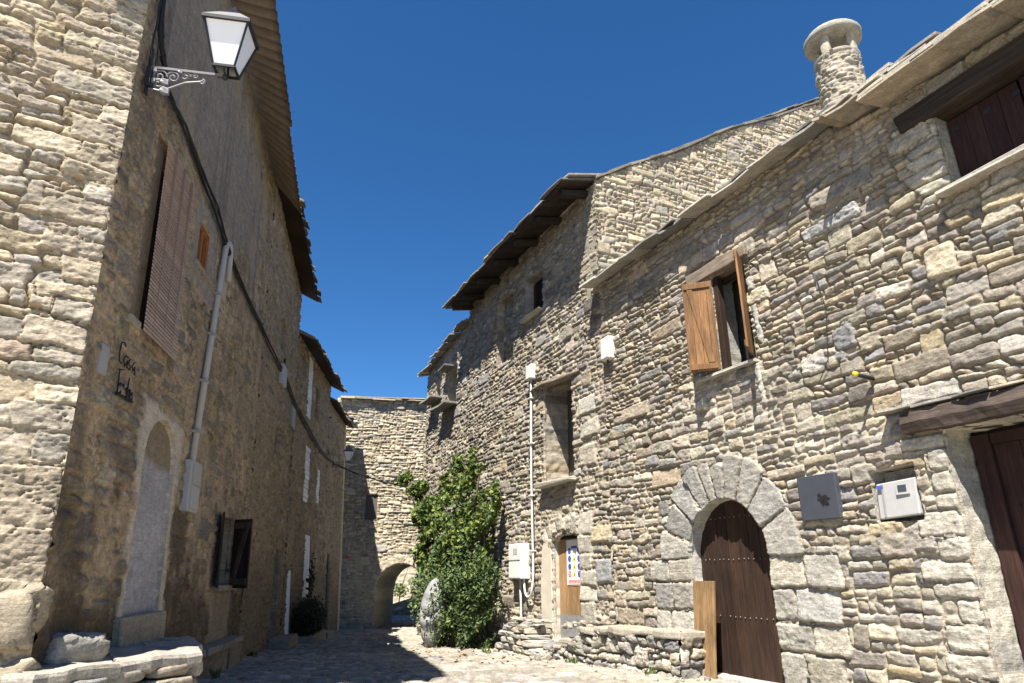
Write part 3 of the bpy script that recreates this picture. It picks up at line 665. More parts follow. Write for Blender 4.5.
    # roof
    zf = lambda u: float(np.interp(u, [-7, -5.35, -3.33, -1.2, 1.9], [5.86, 6.02, 6.235, 6.28, 6.36]))
    m = MB()
    pal = [(0.40, 0.37, 0.31), (0.33, 0.31, 0.27), (0.44, 0.39, 0.31), (0.25, 0.24, 0.22)]
    slab_course(m, RF, -3.4, 2.1, zf, .33, -.3, rnd, .3, .9, (.03, .05), .22, 0, pal)
    dk = [(.12, .115, .105), (.20, .185, .16), (.09, .087, .08), (.27, .25, .21)]
    slab_course(m, RF, -3.5, 2.1, zf, .26, -.4, rnd, .25, .7, (.025, .055), .27, .055, dk)
    z2 = lambda u: float(np.interp(u, [-6.6, -5.4, -4.1, -3.4], [5.83, 5.92, 6.0, 6.12]))
    slab_course(m, RF, -6.6, -3.45, z2, .43, -.1, rnd, .35, .9, (.035, .06), .16, 0, [(.31, .265, .20), (.27, .235, .185), (.35, .295, .22)])
    for q_ in range(5): slab_course(m, RF, -6.6, -3.5 - q_ * .12, z2, .40 - q_ * .045, -.3, rnd, .3, .8, (.03, .055), .20, .06 + q_ * .052, pal if q_ % 2 else [(.33, .30, .25), (.26, .24, .21), (.40, .36, .29)])
    for i in range(1, 9):
        slab_course(m, RF, -6.6, 2.1, lambda u: zf(u) + .1 + i * .19, .10 - i * .42, -.55 - i * .42, rnd, .4, .9, (.03, .05), .42, 0)
    m.box(RF, -6.6, 2.0, 5.75, 6.0, -1.0, -.02, (.3, .28, .24))
    rf = m.build('roof', M['slate'], h, bevel=.006)
    # chimney: round stone shaft, cap slab on stub piers, stone on top
    cb = RF.p(-2.64, 0, -1.25)
    cf = Frame((cb[0], cb[1], 0), 0, 1)
    z0, z1 = 6.6, 8.24; CR = .315
    cr = Relief(XY, 0, 2 * pi * CR, z0, z1, .016, 9, mortar=(.27, .235, .175), depth=.035)
    cr.rubble(0, 2 * pi * CR, z0, z1, [((0.40, 0.365, 0.29), 4), ((0.345, 0.325, 0.28), 3), ((0.45, 0.40, 0.31), 2)], .09, .2, .2, .4, smax=.1, r=.025, bulge=.008)
    cr.blend_mortar(np.full(cr.U.shape, .6), (.40, .36, .28), -.002)
    TH = cr.U / CR; RR = CR - .012 * (cr.V - z0) + cr.H
    RR[:, -1] = RR[:, 0]; cr.T[:, -1] = cr.T[:, 0]
    Pc = np.stack([cb[0] + RR * np.cos(TH), cb[1] + RR * np.sin(TH), cr.V], -1); ny, nx = TH.shape; ix = np.arange(ny * nx).reshape(ny, nx)
    q = np.stack([ix[:-1, :-1], ix[:-1, 1:], ix[1:, 1:], ix[1:, :-1]], -1).reshape(-1, 4)
    ch = link_mesh('chimney', Pc.reshape(-1, 3), q.ravel(), np.full(len(q), 4), np.clip(cr.T.reshape(-1, 3), .01, .85), M['stone'], rf, True)
    m = MB(); m.lathe(cb, [(.28, z1 - .05), (.315, z1), (.29, z1 + .03), (.28, z1 + .03), (.27, z1 - .4)], 28, (.38, .35, .29))
    for k in range(4):
        t = pi / 2 * k + .62; c = cb + np.array([.25 * cos(t), .25 * sin(t), z1 + .16]); m.rock(c, (np.array([cos(t), sin(t), 0]), np.array([-sin(t), cos(t), 0]), np.array([0, 0, 1.])), (.05, .065, .19), rnd, (.42, .38, .30))
    # collar of stones at the foot of the shaft
    m.build('chimney_piers', M['stone'], rf, True)
    m = MB(); vs = [(.0, 0), (.33, 0), (.365, .03), (.37, .10), (.34, .145), (.24, .19), (.0, .20)]
    m.lathe(cb + np.array([0, 0, z1 + .31]), [(max(.004, r * 1.06), z) for r, z in vs], 30, (.33, .31, .265))
    m.rock(cb + np.array([.02, 0, z1 + .50]), (np.array([1., 0, 0]), np.array([0, 1., 0]), np.array([0, 0, 1.])), (.20, .18, .08), rnd, (.42, .40, .35))
    m.build('chimney_cap', M['stone'], rf, True)
    m = MB()
    for k in range(16):
        t = 2 * pi * k / 16; m.rock(cb + np.array([.42 * cos(t), .42 * sin(t), 7.12 + rnd.uniform(-.05, .08)]), (np.array([cos(t), sin(t), 0]), np.array([-sin(t), cos(t), 0]), np.array([0, 0, 1.])), (.12, .10, .07), rnd, np.array((.40, .36, .29)) * rnd.uniform(.8, 1.1))
    m.build('chimney_collar', M['stone'], rf, True)
house_arch()

# ================================================================== TALLER HOUSE BEHIND IT (board door, deep eave)
def house_tall():
    h = thing('stone_house', 'taller right-hand stone house with a dark timber eave and a small board door', 'house', RF.p(5.5, 0), 'stone houses along the right side')
    rl = Relief(RF, 2.0, 9.12, -0.9, 8.85, 0.02, 12, mortar=(0.28, 0.235, 0.17))
    R = rl.rnd
    # dressed jamb stones of the board door and its rough flat arch
    v = 0.1
    while v < 1.95:
        hh = R.uniform(.25, .42); w = R.uniform(.35, .6); rl.stone([(3.13 - w, v), (3.15, v), (3.15, v + hh), (3.13 - w, v + hh)], .012, .006, np.array((0.44, 0.41, 0.34)) * R.uniform(.92, 1.06), .005, .03, .6, True, 130); v += hh
    for i in range(9):
        a0 = radians(48 + i * 9.5); a1 = radians(48 + (i + 1) * 9.5); cx, cy, r0, r1 = 3.72, .95, 1.08, 1.08 + R.uniform(.22, .36)
        rl.stone([(cx + r0 * cos(a0), cy + r0 * sin(a0)), (cx + r1 * cos(a0), cy + r1 * sin(a0)), (cx + r1 * cos(a1), cy + r1 * sin(a1)), (cx + r0 * cos(a1), cy + r0 * sin(a1))], .012, .01, np.array((0.42, 0.39, 0.32)) * R.uniform(.85, 1.1), .006, .03, 1, True, 110)
    for (a, b, c, d, t) in ((2.25, 2.95, 3.6, 3.95, (0.42, 0.39, 0.32)), (2.35, 2.95, 4.05, 4.4, (0.43, 0.41, 0.35)), (2.4, 3.0, 3.1, 3.5, (0.42, 0.38, 0.30)), (2.1, 2.6, 1.1, 1.5, (0.30, 0.30, 0.30)), (2.05, 2.75, 1.75, 2.05, (0.47, 0.40, 0.27))):
        rl.stone([(a, c), (b, c), (b, d), (a, d)], .012, .012, t, .007, .04, 1, True, 90)
    rl.rubble(2.0, 9.12, -0.9, 8.85, PAL_R, 0.16, 0.32, 0.28, 0.75, smax=0.15, big=0.07)
    U, V = rl.U, rl.V; nz = fbm(U * 1.6, V * 1.6, 4, 43)
    f = 0.55 * sstep(-0.1, 0.6, nz)
    for (a, b, ra, rb, k) in ((3.9, 2.3, 1.2, .6, .9), (3.0, 1.0, .8, 1.2, .7), (3.0, 3.8, 1.1, 1.5, .6), (5.6, 0.8, 1.2, .9, .6)):
        d = ((U - a) / ra) ** 2 + ((V - b) / rb) ** 2; f = np.maximum(f, k * sstep(1.25, .3, d + .9 * nz))
    rl.blend_mortar(np.clip(f, 0, .95), (0.44, 0.39, 0.30), -0.010)
    door = [(3.14, 0.0), (4.16, 0.0), (4.18, 1.84), (3.95, 1.93), (3.7, 1.96), (3.45, 1.95), (3.16, 1.90)]
    bw = [(3.22, 3.0), (4.50, 3.0), (4.47, 5.02), (3.24, 4.93)]
    w3 = [(4.38, 6.86), (5.30, 6.86), (5.30, 7.88), (4.38, 7.86)]
    rec = [(6.0, 6.2), (7.05, 6.25), (7.0, 8.0), (6.0, 7.95)]
    for p in (door, bw, w3, rec): rl.opening(p)
    rl.build('front_wall', M['stone'], h, keep=lambda U, V: V < 8.78)
    reveal(RF, door[1:] + [door[0]], -.005, -.26, 'door_reveal', M['smooth_plaster'], h, [((.95, .95, .95), 1)], 13, False)
    reveal(RF, bw, -.005, -.60, 'window_reveal', M['stone'], h, PAL_R, 14, True, amp=.03, blk=.13)
    reveal(RF, w3, -.005, -.30, 'window_reveal', M['stone'], h, PAL_B, 15, True)
    reveal(RF, rec, -.005, -.22, 'niche_reveal', M['stone'], h, PAL_R, 16, True, amp=.02, blk=.16)
    def infill(poly, n, res, seed, name='stone_infill'):
        us = [p[0] for p in poly]; vs = [p[1] for p in poly]
        fr = Frame((0, 0, 0), 0, 1); fr.o = RF.o + RF.N * n; fr.U, fr.V, fr.N = RF.U, RF.V, RF.N
        r2 = Relief(fr, min(us) - .03, max(us) + .03, min(vs) - .03, max(vs) + .03, res, seed, mortar=(.27, .23, .17)); r2.rubble(min(us), max(us), min(vs), max(vs), PAL_R, smax=.13)
        return r2.build(name, M['stone'], h)
    infill(rec, -.22, .022, 51);
    core(RF, 2.05, 9.05, -.8, 8.3, -.62, -6, h)
    rnd = random.Random(15)
    # raised side wall over the lower roof
    gl = Relief(GF, -0.02, 9.0, 6.2, 14.2, 0.024, 13, mortar=(0.30, 0.25, 0.18))
    PG = [((0.44, 0.38, 0.275), 4), ((0.38, 0.345, 0.27), 3), ((0.50, 0.43, 0.31), 2), ((0.30, 0.28, 0.24), .8)]
    gl.rubble(-.02, 9.0, 6.2, 14.2, PG, 0.17, 0.32, 0.3, 0.75, smax=.165, big=.08)
    gtop = lambda u: 8.76 + np.interp(u, [0, .12, 1.14, 2.57, 4.9, 7.7, 9], [0, .05, .68, 1.6, 3.05, 4.6, 5.3]) + .05 * np.sin(np.asarray(u) * 2.1) * np.minimum(1, np.asarray(u))
    gl.build('side_wall', M['stone'], h, keep=lambda U, V: V < gtop(U))
    m = MB(); P = [(0.0, 6.3), (9.0, 6.3), (9.0, float(gtop(9.0)) - .1), (1.14, float(gtop(1.14)) - .1), (0, 8.66)]
    m.fprism(GF, P, -.5, -.05, (.3, .27, .2)); m.build('side_wall_core', M['stone'], h)
    # roof
    m = MB()
    pal = [(0.20, 0.185, 0.165), (0.26, 0.24, 0.20), (0.155, 0.15, 0.145), (0.31, 0.27, 0.21)]
    ze = lambda u: 8.56 + .03 * sin(u * 1.3) + .012 * sin(u * 4.1)
    slab_course(m, RF, 2.0, 9.1, ze, .80, -.05, rnd, .4, .9, (.035, .055), .26, .0, pal)
    slab_course(m, RF, 1.95, 9.1, ze, .70, -.2, rnd, .35, .8, (.03, .05), .27, .05, pal)
    for i in range(1, 20):
        slab_course(m, RF, 2.04, 9.1, lambda u: 8.72 + i * .265, .10 - i * .42, -.50 - i * .42, rnd, .4, .9, (.03, .05), .63, 0, pal)
    rf = m.build('roof', M['slate'], h, bevel=.006)
    m = MB()     # ragged slate edge along the raised side wall
    u = 0
    while u < 8.9:
        w = rnd.uniform(.3, .7); z = float(gtop(u)); z2 = float(gtop(u + w)); t = rnd.uniform(.03, .055)
        q = [(u, z + .0), (u + w, z2 + .01), (u + w, z2 + t + .01), (u, z + t + .03)]
        m.fprism(GF, q, -.4, rnd.uniform(.02, .09), np.array(rnd.choice(pal)) * rnd.uniform(.55, .95)); u += w * .93
    m.build('verge_slates', M['slate'], rf, bevel=.005)
    m = MB(); boards(m, RF, 2.05, 9.05, 0, 1, 0, 1, 1, rnd) if False else None
    k = 0; u = 2.05
    while u < 9.0:     # soffit boards
        w = rnd.uniform(.16, .26); t = rnd.uniform(.7, 1.3)
        A = [RF.p(u, ze(u) - .035, .74), RF.p(u + w - .006, ze(u) - .035, .74), RF.p(u + w - .006, 8.72, -.05), RF.p(u, 8.72, -.05)]
        m.prism(A, [p + np.array([0, 0, .03]) for p in A], t); u += w
    m.build('soffit', M['wood_black'], rf)
    for u in (2.35, 3.5, 4.6, 5.75, 6.9, 8.0, 8.85):
        m = MB(); w = .075; A = [RF.p(u - w, 8.40, .60), RF.p(u + w, 8.40, .60), RF.p(u + w, 8.515, .62), RF.p(u - w, 8.515, .62)]; B = [RF.p(u - w, 8.53, -.08), RF.p(u + w, 8.53, -.08), RF.p(u + w, 8.675, -.08), RF.p(u - w, 8.675, -.08)]
        m.hexa(A, B, rnd.uniform(.7, 1.2)); m.build('rafter', M['wood_black'], rf, bevel=.012)
    # board door
    m = MB(); boards(m, RF, 3.10, 4.18, .1, 1.95, -.17, -.135, 6, rnd, .004); d = m.build('door', M['wood_old'], h, bevel=.003)
    m = MB(); m.box(RF, 3.14, 4.16, .1, .55, -.134, -.131, 1); m.build('weathered_foot', plain_material('bleached_wood', (0.20, 0.195, 0.19), .9, var=.35, scale=14, attr=False), d)
    m = MB(); m.box(RF, 3.12, 4.2, 1.88, 1.99, -.16, -.10, .5); m.build('lintel', M['wood_dark'], d)
    m = MB(); m.fprism(RF, [(4.18, -.2), (4.62, -.25), (4.66, 1.1), (4.58, 1.75), (4.45, 1.92), (4.2, 1.9)], -.03, .024, 1.0); m.build('plaster_jamb', M['smooth_plaster'], h, bevel=.015)
    m = MB(); m.box(RF, 3.2, 4.2, .02, .12, -.3, .06, (.45, .42, .36), rnd, .02); m.build('threshold', M['stone'], h, bevel=.02)
    # blocked window: log lintel and slab sill
    m = MB(); pts = [RF.p(5.2, 5.02, .02), RF.p(4.8, 5.06, .05), RF.p(4.3, 5.06, .06), RF.p(3.8, 4.99, .05), RF.p(3.3, 4.96, .05), RF.p(2.9, 4.97, .0)]
    m.tube(pts, [.03, .05, .06, .055, .05, .03], 10, .9); m.tube([p - RF.N * .2 + np.array([0, 0, .01]) for p in pts], .07, 10, .6); wl_ = m.build('window_beam', M['wood_gray'], h, True)
    m = MB(); m.box(RF, 3.15, 4.56, 2.90, 2.97, -.45, .20, (.47, .43, .35), rnd, .02); m.build('window_sill', M['slate'], h, bevel=.012)
    # upper window
    m = MB(); m.box(RF, 4.36, 5.32, 6.84, 7.9, -.30, -.27, .5); m.box(RF, 4.72, 4.78, 6.88, 7.8, -.27, -.2, 1.2); m.box(RF, 4.45, 4.52, 6.88, 7.8, -.27, -.2, 1.2); m.box(RF, 5.18, 5.25, 6.88, 7.8, -.27, -.2, 1.2)
    w = m.build('window', M['wood_blackbrown'], h, bevel=.004)
    m = MB(); m.box(RF, 4.38, 5.38, 6.81, 6.87, -.3, .12, (.44, .41, .34), rnd, .02); m.build('sill', M['slate'], w, bevel=.01)
house_tall()

# ================================================================== FARTHEST HOUSE ON THE RIGHT
def house_far_right():
    h = thing('stone_house', 'lower stone house farthest up the right side, partly behind the green shrub', 'house', RF.p(11, 0), 'stone houses along the right side')
    rl = Relief(RF, 9.1, 13.05, -1.0, 8.6, 0.026, 14, mortar=(0.34, 0.295, 0.215))
    rl.rubble(9.1, 13.05, -1.0, 8.6, PAL_R, 0.16, 0.3, 0.28, 0.7, smax=.15)
    rl.blend_mortar(.5 * sstep(-.1, .6, fbm(rl.U * 1.6, rl.V * 1.6, 4, 44)), (0.46, 0.415, 0.33), -.003)
    w4 = [(10.05, 6.05), (10.9, 6.05), (10.9, 7.2), (10.05, 7.2)]
    w5 = [(11.6, 6.6), (12.1, 6.6), (12.1, 7.1), (11.6, 7.1)]
    for p in (w4, w5): rl.opening(p)
    ze = lambda u: float(np.interp(u, [8.4, 9.1, 13.1], [8.22, 8.15, 7.68]))
    rl.build('front_wall', M['stone'], h, keep=lambda U, V: V < np.interp(U, [9.1, 13.1], [8.22, 7.75]))
    for i, p in enumerate((w4, w5)):
        reveal(RF, p, -.005, -.4, 'window_reveal', M['stone'], h, PAL_B, 60 + i, True, res=.05)
        m = MB(); m.fprism(RF, p, -.42, -.39, .5); m.build('window', M['wood_blackbrown'], h)
    core(RF, 9.15, 13.0, -1, 7.5, -.62, -5, h)
    m = MB(); m.box(RF, 12.85, 13.04, -1, 7.6, -.65, -.03, (.32, .28, .21)); m.build('side_wall', M['stone'], h)
    rnd = random.Random(25); m = MB()
    for u0, u1, v in ((10.0, 11.15, 5.98), (11.4, 12.4, 6.5), (10.3, 11.0, 7.2)):
        m = MB(); slab_course(m, RF, u0, u1, lambda u: v, .36, -.1, rnd, 1.2, 1.4, (.05, .07), .0); m.build('projecting_slab', M['slate'], h, bevel=.01)
    m = MB(); pal = [(0.28, 0.26, 0.22), (0.22, 0.205, 0.18), (0.34, 0.30, 0.24)]
    slab_course(m, RF, 9.0, 13.3, ze, .32, -.1, rnd, .4, .9, (.04, .06), .25, 0, pal)
    slab_course(m, RF, 9.0, 13.3, ze, .22, -.3, rnd, .35, .8, (.04, .06), .28, .06, pal)
    for i in range(1, 10): slab_course(m, RF, 9.1, 13.3, lambda u: ze(u) + .15 + i * .19, .05 - i * .42, -.55 - i * .42, rnd, .4, .9, (.03, .05), .42, 0, pal)
    m.build('roof', M['slate'], h, bevel=.006)
house_far_right()

# ================================================================== GATEHOUSE ACROSS THE END
def gatehouse():
    h = thing('gatehouse', 'tall pale stone house across the end of the street with an archway through it', 'house', WF.p(0, -.6))
    rl = Relief(WF, -2.62, 4.2, -1.2, 8.05, 0.03, 21, mortar=(0.33, 0.275, 0.195))
    R = rl.rnd; cx, r0, sp = .31, .95, .72
    for i in range(17):
        a0, a1 = pi * i / 17, pi * (i + 1) / 17; r1 = r0 + R.uniform(.28, .36)
        rl.stone([(cx + q * cos(a), sp + q * sin(a)) for q, a in ((r0 - .02, a0), (r1, a0), (r1, a1), (r0 - .02, a1))], .012, .008, np.array((.46, .41, .31)) * R.uniform(.85, 1.1), .008, .03, 1, True, 120)
    rl.rubble(-2.62, 4.2, -1.2, 8.05, PAL_W, 0.18, 0.32, 0.25, 0.6, smax=.15, bulge=.012, gap=.008)
    rl.blend_mortar(.7 * sstep(3.6, 1.4, rl.V + 1.2 * fbm(rl.U, rl.V, 3, 45)), (.50, .44, .33), -.003)
    arch = arch_poly(cx, r0, sp, -1.2)
    win = [(-1.22, 3.26), (-.74, 3.26), (-.74, 4.22), (-1.22, 4.22)]
    rl.opening(arch); rl.opening(win)
    rl.build('front_wall', M['stone_far'], h)
    PF = Frame((0, 0, 0), 0, 1); PF.o = WF.o; PF.U, PF.V = WF.U, WF.V; PF.N = np.array([-0.05, -1., 0])
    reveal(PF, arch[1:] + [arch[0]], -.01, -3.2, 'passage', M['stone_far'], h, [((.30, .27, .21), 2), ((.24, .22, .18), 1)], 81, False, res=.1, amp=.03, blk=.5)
    reveal(WF, win, -.005, -.26, 'window_reveal', M['stone_far'], h, [((.5, .45, .35), 1)], 82, True, res=.06)
    m = MB(); rnd = random.Random(3); boards(m, WF, -1.22, -.74, 3.26, 3.85, -.27, -.2, 3, rnd); m.box(WF, -1.22, -.74, 3.85, 4.22, -.3, -.26, .4); m.build('window', wood_material('grey_shutter', (.10, .08, .065), (.17, .14, .115)), h)
    m = MB(); m.box(WF, -2.6, cx - r0 - .12, -1.2, 7.8, -3.0, -.06); m.box(WF, cx + r0 + .7, 4.2, -1.2, 7.8, -3.0, -.06); m.box(WF, cx - r0 - .12, cx + r0 + .7, sp + r0 + .12, 7.8, -3.0, -.06); m.build('rear_walls', M['dark_room'], h)
    m = MB(); pal = [(.30, .26, .2), (.22, .2, .17), (.36, .31, .24)]
    slab_course(m, WF, -2.5, 4.3, lambda u: 7.98, .22, -.3, rnd, .5, 1.0, (.04, .06), .15, 0, pal); slab_course(m, WF, -2.5, 4.3, lambda u: 8.04, .16, -3, rnd, .5, 1.0, (.04, .05), .2, .02, pal)
    m.build('roof', M['slate'], h)
    m = MB(); m.box(WF, -1.80, -1.66, 1.86, 1.95, -.02, .03); tag(m.build('wall_marker', M['red']), 'small red marker on the shaded stone wall beside the archway', 'marker')
    # beyond the passage
    BF = Frame((-9, 37.0, 0), 84, 1)
    w = thing('courtyard_wall', 'sunlit stone wall seen through the archway', 'wall', BF.p(4, -.5))
    r2 = Relief(BF, -1, 9, -1.0, 6.0, .05, 61, mortar=(.42, .36, .26)); r2.rubble(-1, 9, -1.0, 6, PAL_W, .2, .4, .3, .8, smax=.2); r2.blend_mortar(np.full(r2.U.shape, .6), (.52, .46, .35))
    r2.opening([(4.05, 1.4), (4.5, 1.4), (4.5, 2.0), (4.05, 2.0)]); r2.build('wall_face', M['stone_far'], w)
    m = MB(); m.box(BF, -1, 9, -1, 5.9, -.8, -.07); m.build('wall_core', M['dark_room'], w)
    SF = Frame((-6.0, 32.2, 0), 62, 1)
    w = thing('low_wall', 'low rubble wall climbing beside the path beyond the archway', 'wall', SF.p(1, -.5))
    r3 = Relief(SF, 0, 4.5, -.9, 1.1, .04, 62); r3.rubble(0, 4.5, -.9, 1.1, PAL_R, .15, .3, .25, .6, smax=.14); r3.build('wall_face', M['stone_far'], w, keep=lambda U, V: V < -.15 + .27 * U)
    m = MB(); m.fprism(SF, [(0, -.9), (4.5, -.9), (4.5, 1.05), (0, -.17)], -.5, -.05, (.4, .36, .28)); m.build('wall_core', M['stone_far'], w)
gatehouse()

# ================================================================== LEFT: PLASTERED HOUSE AT THE CORNER
def open_leaf(parent, fr, hu, hn, du, dn, v0, v1, mat, rnd, name='shutter', brace=True, flip=1, k=3):
    f2 = Frame((0, 0, 0), 0, 1); f2.o = fr.o + fr.U * hu + fr.N * hn; d = fr.U * du + fr.N * dn; L = np.linalg.norm(d); f2.U = d / L; f2.V = fr.V
    n_ = np.cross(f2.U, f2.V); f2.N = n_ / np.linalg.norm(n_) * flip
    m = MB(); boards(m, f2, 0, L, v0, v1, -.013, .013, k, rnd, .004)
    if brace:
        m.box(f2, .015, L - .015, v0 + .05, v0 + .14, .013, .032, 2.6); m.box(f2, .015, L - .015, v1 - .14, v1 - .05, .013, .032, 2.6)
        m.fprism(f2, [(.04, v0 + .14), (.12, v0 + .14), (L - .04, v1 - .14), (L - .12, v1 - .14)], .013, .03, 2.4)
    return m.build(name, mat, parent, bevel=.003)

def house_plaster():
    h = thing('plastered_house', 'tall plastered left corner house with corrugated eave and sunlit rubble end wall', 'house', LF.p(-4, 0), 'houses along the left side')
    # ---- sunlit end wall
    rl = Relief(EF, -2.6, 0.012, -0.4, 9.5, 0.0115, 101, mortar=(0.36, 0.29, 0.195), warp=1.5, depth=.05)
    R = rl.rnd
    # corner stones
    v = -0.4; big = True
    while v < 9.4:
        hh = R.uniform(.42, .55) if v < 2.0 else R.uniform(.10, .26)
        w = (R.uniform(.62, .85) if big else R.uniform(.34, .5)) if v < 2.0 else (R.uniform(.38, .62) if big else R.uniform(.2, .32))
        t = np.array(R.choice([(0.385, 0.33, 0.25), (0.41, 0.35, 0.255), (0.36, 0.318, 0.25), (0.335, 0.305, 0.25)] if v > 2 else [(0.40, 0.332, 0.232), (0.37, 0.312, 0.23), (0.34, 0.297, 0.232)])) * R.uniform(.88, 1.08)
        k = R.uniform(-.04, .04)
        rl.stone([(-w, v + k), (0.03, v), (0.03, v + hh), (-w, v + hh + k)], .012, .005, t, .005, .03, 1.0, True, 160); v += hh; big = not big
    rl.rubble(-2.6, 0.0, -0.4, 2.0, [((.40, .332, .232), 3), ((.36, .307, .228), 2), ((.32, .285, .228), 1)], .36, .5, .5, .95, smax=.42, gap=.008, bulge=.004, rough=1.1, asp=1.9)
    rl.rubble(-2.6, 0.0, 2.0, 9.5, PAL_E, .2, .40, .35, .95, smax=.21, gap=.006, bulge=.004, rough=1.0, asp=2.8, big=.2)
    rl.H += 0.010 * fbm(rl.U * 3, rl.V * 4, 3, 55) + .009 * np.abs(fbm(rl.U * 6, rl.V * 17, 4, 57)) + .012 * np.abs(fbm(rl.U * 17, rl.V * 34, 3, 59))
    rl.T *= (1 + .22 * fbm(rl.U * 4, rl.V * 9, 4, 58) + .14 * fbm(rl.U * 20, rl.V * 30, 3, 60))[..., None]
    rl.blend_mortar(.75 * sstep(-.25, .45, fbm(rl.U * 1.7, rl.V * 1.7, 4, 56)), (0.385, 0.325, 0.238), -.002)
    cr_ = fbm(rl.U * 1.6, rl.V * 8.5, 4, 63); rl.H -= .030 * sstep(.035, .0, np.abs(cr_)) * sstep(-.1, .3, fbm(rl.U * 2.2, rl.V * 2.2, 2, 64))
    # two corner boulders swelling at the foot
    def swell(cu, cv, ru, rv, amt):
        d = ((rl.U - cu) / ru) ** 2 + ((rl.V - cv) / rv) ** 2; rl.H += amt * np.clip(1 - d, 0, 1) ** .6
    swell(-.12, .92, .42, .25, .07); swell(-.2, .45, .45, .25, .09)
    rl.build('end_wall', M['stone'], h, keep=lambda U, V: V < 9.4)
    m = MB(); rk = random.Random(12)
    for (v, a, b, c) in ((.93, .36, .26, .22), (.44, .40, .30, .24), (-.05, .42, .30, .24)):
        m.rock(EF.p(-.36, v, -.10), (EF.U, EF.N, np.array([0, 0, 1.])), (a, b, c), rk, (.345, .295, .215), ni=26, nj=40, rough=.40, sq=.42)
    m.build('corner_boulders', M['stone'], h, True)
    # ---- shaded street front
    s = Relief(LF, -7.115, -0.38, -0.3, 9.45, 0.0145, 102, mortar=(0.27, 0.215, 0.145), depth=.016)
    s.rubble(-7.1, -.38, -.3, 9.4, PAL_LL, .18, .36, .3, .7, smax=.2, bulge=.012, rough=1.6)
    U, V = s.U, s.V
    n1 = fbm(U * .9, V * .9, 4, 110); n2 = fbm(U * 3.2, V * 2.4, 4, 111); n3 = fbm(U * 11, V * 8, 3, 112); n4 = fbm(U * 30, V * 26, 3, 115)
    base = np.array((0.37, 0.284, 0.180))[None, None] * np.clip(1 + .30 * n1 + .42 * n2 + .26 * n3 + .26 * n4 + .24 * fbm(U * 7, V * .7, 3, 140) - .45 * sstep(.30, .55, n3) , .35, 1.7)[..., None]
    cover = np.clip(sstep(-.55, .15, n1 + .5 * n2 + .25 + .25 * sstep(2, 4, V) + .12), 0, .97)
    n6 = fbm(U * 55, V * 46, 2, 116); lv = .006 + .007 * n2 + .008 * n3 + .008 * n4 + .005 * n6
    s.H = s.H * (1 - cover) + np.maximum(s.H, lv) * cover
    bur = np.clip((lv + .012 - s.H) / .012, 0, 1) * cover
    s.T = s.T * (1 - bur[..., None]) + base * bur[..., None]
    def paint(mask, col, hgt=None):
        m_ = np.clip(mask, 0, 1)[..., None]; c = np.array(col)[None, None] * (1 + .10 * n3 + .10 * n4)[..., None]
        s.T = s.T * (1 - m_) + c * m_
        if hgt is not None: s.H = s.H * (1 - m_[..., 0]) + (hgt + .004 * n2) * m_[..., 0]
    # grey cement render high up, ragged edge
    paint(.85 * sstep(-.12, .12, V - 5.9 - .35 * (U + 4.5) * 0 + .9 * n1 + .25 * n2) * sstep(-6.9, -6.3, U + .3 * n1) * sstep(-1.1, -1.7, U + .4 * n1), (0.265, 0.228, 0.188), .012)
    paint(.55 * sstep(.05, .4, fbm(U * 2.6, V * .35, 4, 150)) * sstep(4.8, 6, V), (0.30, 0.25, 0.19)); paint(.6 * sstep(.1, .45, fbm(U * 5, V * .3, 3, 151)) * sstep(4, 6, V), (0.15, 0.13, 0.11))
    ck = fbm(U * .9, V * 1.1, 5, 152); s.H -= .012 * sstep(.012, 0, np.abs(ck)); paint(.7 * sstep(.010, 0, np.abs(ck)), (0.10, 0.085, 0.07))
    # pale smooth strip under the eave, buff patches
    paint(.7 * sstep(.25, .45, fbm(U * .8, V * .5, 3, 130)) * sstep(2.2, 3, V), (0.31, 0.255, 0.185), .012)
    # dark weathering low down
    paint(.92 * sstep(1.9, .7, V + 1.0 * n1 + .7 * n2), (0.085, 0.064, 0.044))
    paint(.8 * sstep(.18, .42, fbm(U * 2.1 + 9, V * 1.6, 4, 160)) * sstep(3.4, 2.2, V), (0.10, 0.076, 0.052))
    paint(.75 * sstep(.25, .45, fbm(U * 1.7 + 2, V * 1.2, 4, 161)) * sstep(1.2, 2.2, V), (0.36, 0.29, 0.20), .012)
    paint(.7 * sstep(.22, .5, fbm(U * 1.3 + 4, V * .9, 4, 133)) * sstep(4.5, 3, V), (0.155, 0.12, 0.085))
    # lime plaster round the blocked door
    dd = np.maximum(np.abs(U + 5.03) - .62, np.maximum(V - 2.85, .75 - V)) + .13 * n2 + .05 * n3
    pl_ = sstep(.10, -.02, dd) * np.maximum(sstep(1.9, 2.2, V + .3 * n1), sstep(.16, .04, dd + .1))
    paint(.9 * pl_, (0.56, 0.50, 0.40), .022)
    # grey surrounds of the small window and under the shutters
    paint(.8 * sstep(.12, .0, np.maximum(np.abs(U + 4.42) - .42, np.abs(V - 5.2) - .5) + .1 * n2), (0.31, 0.275, 0.235), .015)
    paint(.75 * sstep(.1, 0, np.maximum(np.abs(U + 1.85) - .6, np.abs(V - .75) - .4) + .12 * n2), (0.30, 0.25, 0.185), .014)
    blind = [(-6.36, 3.52), (-5.25, 3.52), (-5.25, 5.62), (-6.36, 5.62)]
    ow = [(-4.72, 4.92), (-4.14, 4.92), (-4.14, 5.56), (-4.72, 5.56)]
    door = [(-5.54, .86), (-4.57, .86), (-4.57, 2.38)] + [(-5.055 + .485 * cos(pi * i / 12), 2.38 + .42 * sin(pi * i / 12)) for i in range(1, 12)] + [(-5.54, 2.38)]
    win = [(-2.2, 1.08), (-1.42, 1.08), (-1.42, 2.05), (-2.2, 2.05)]
    holes = [[(-1.72, 8.1), (-1.4, 8.1), (-1.4, 8.5), (-1.72, 8.5)]]
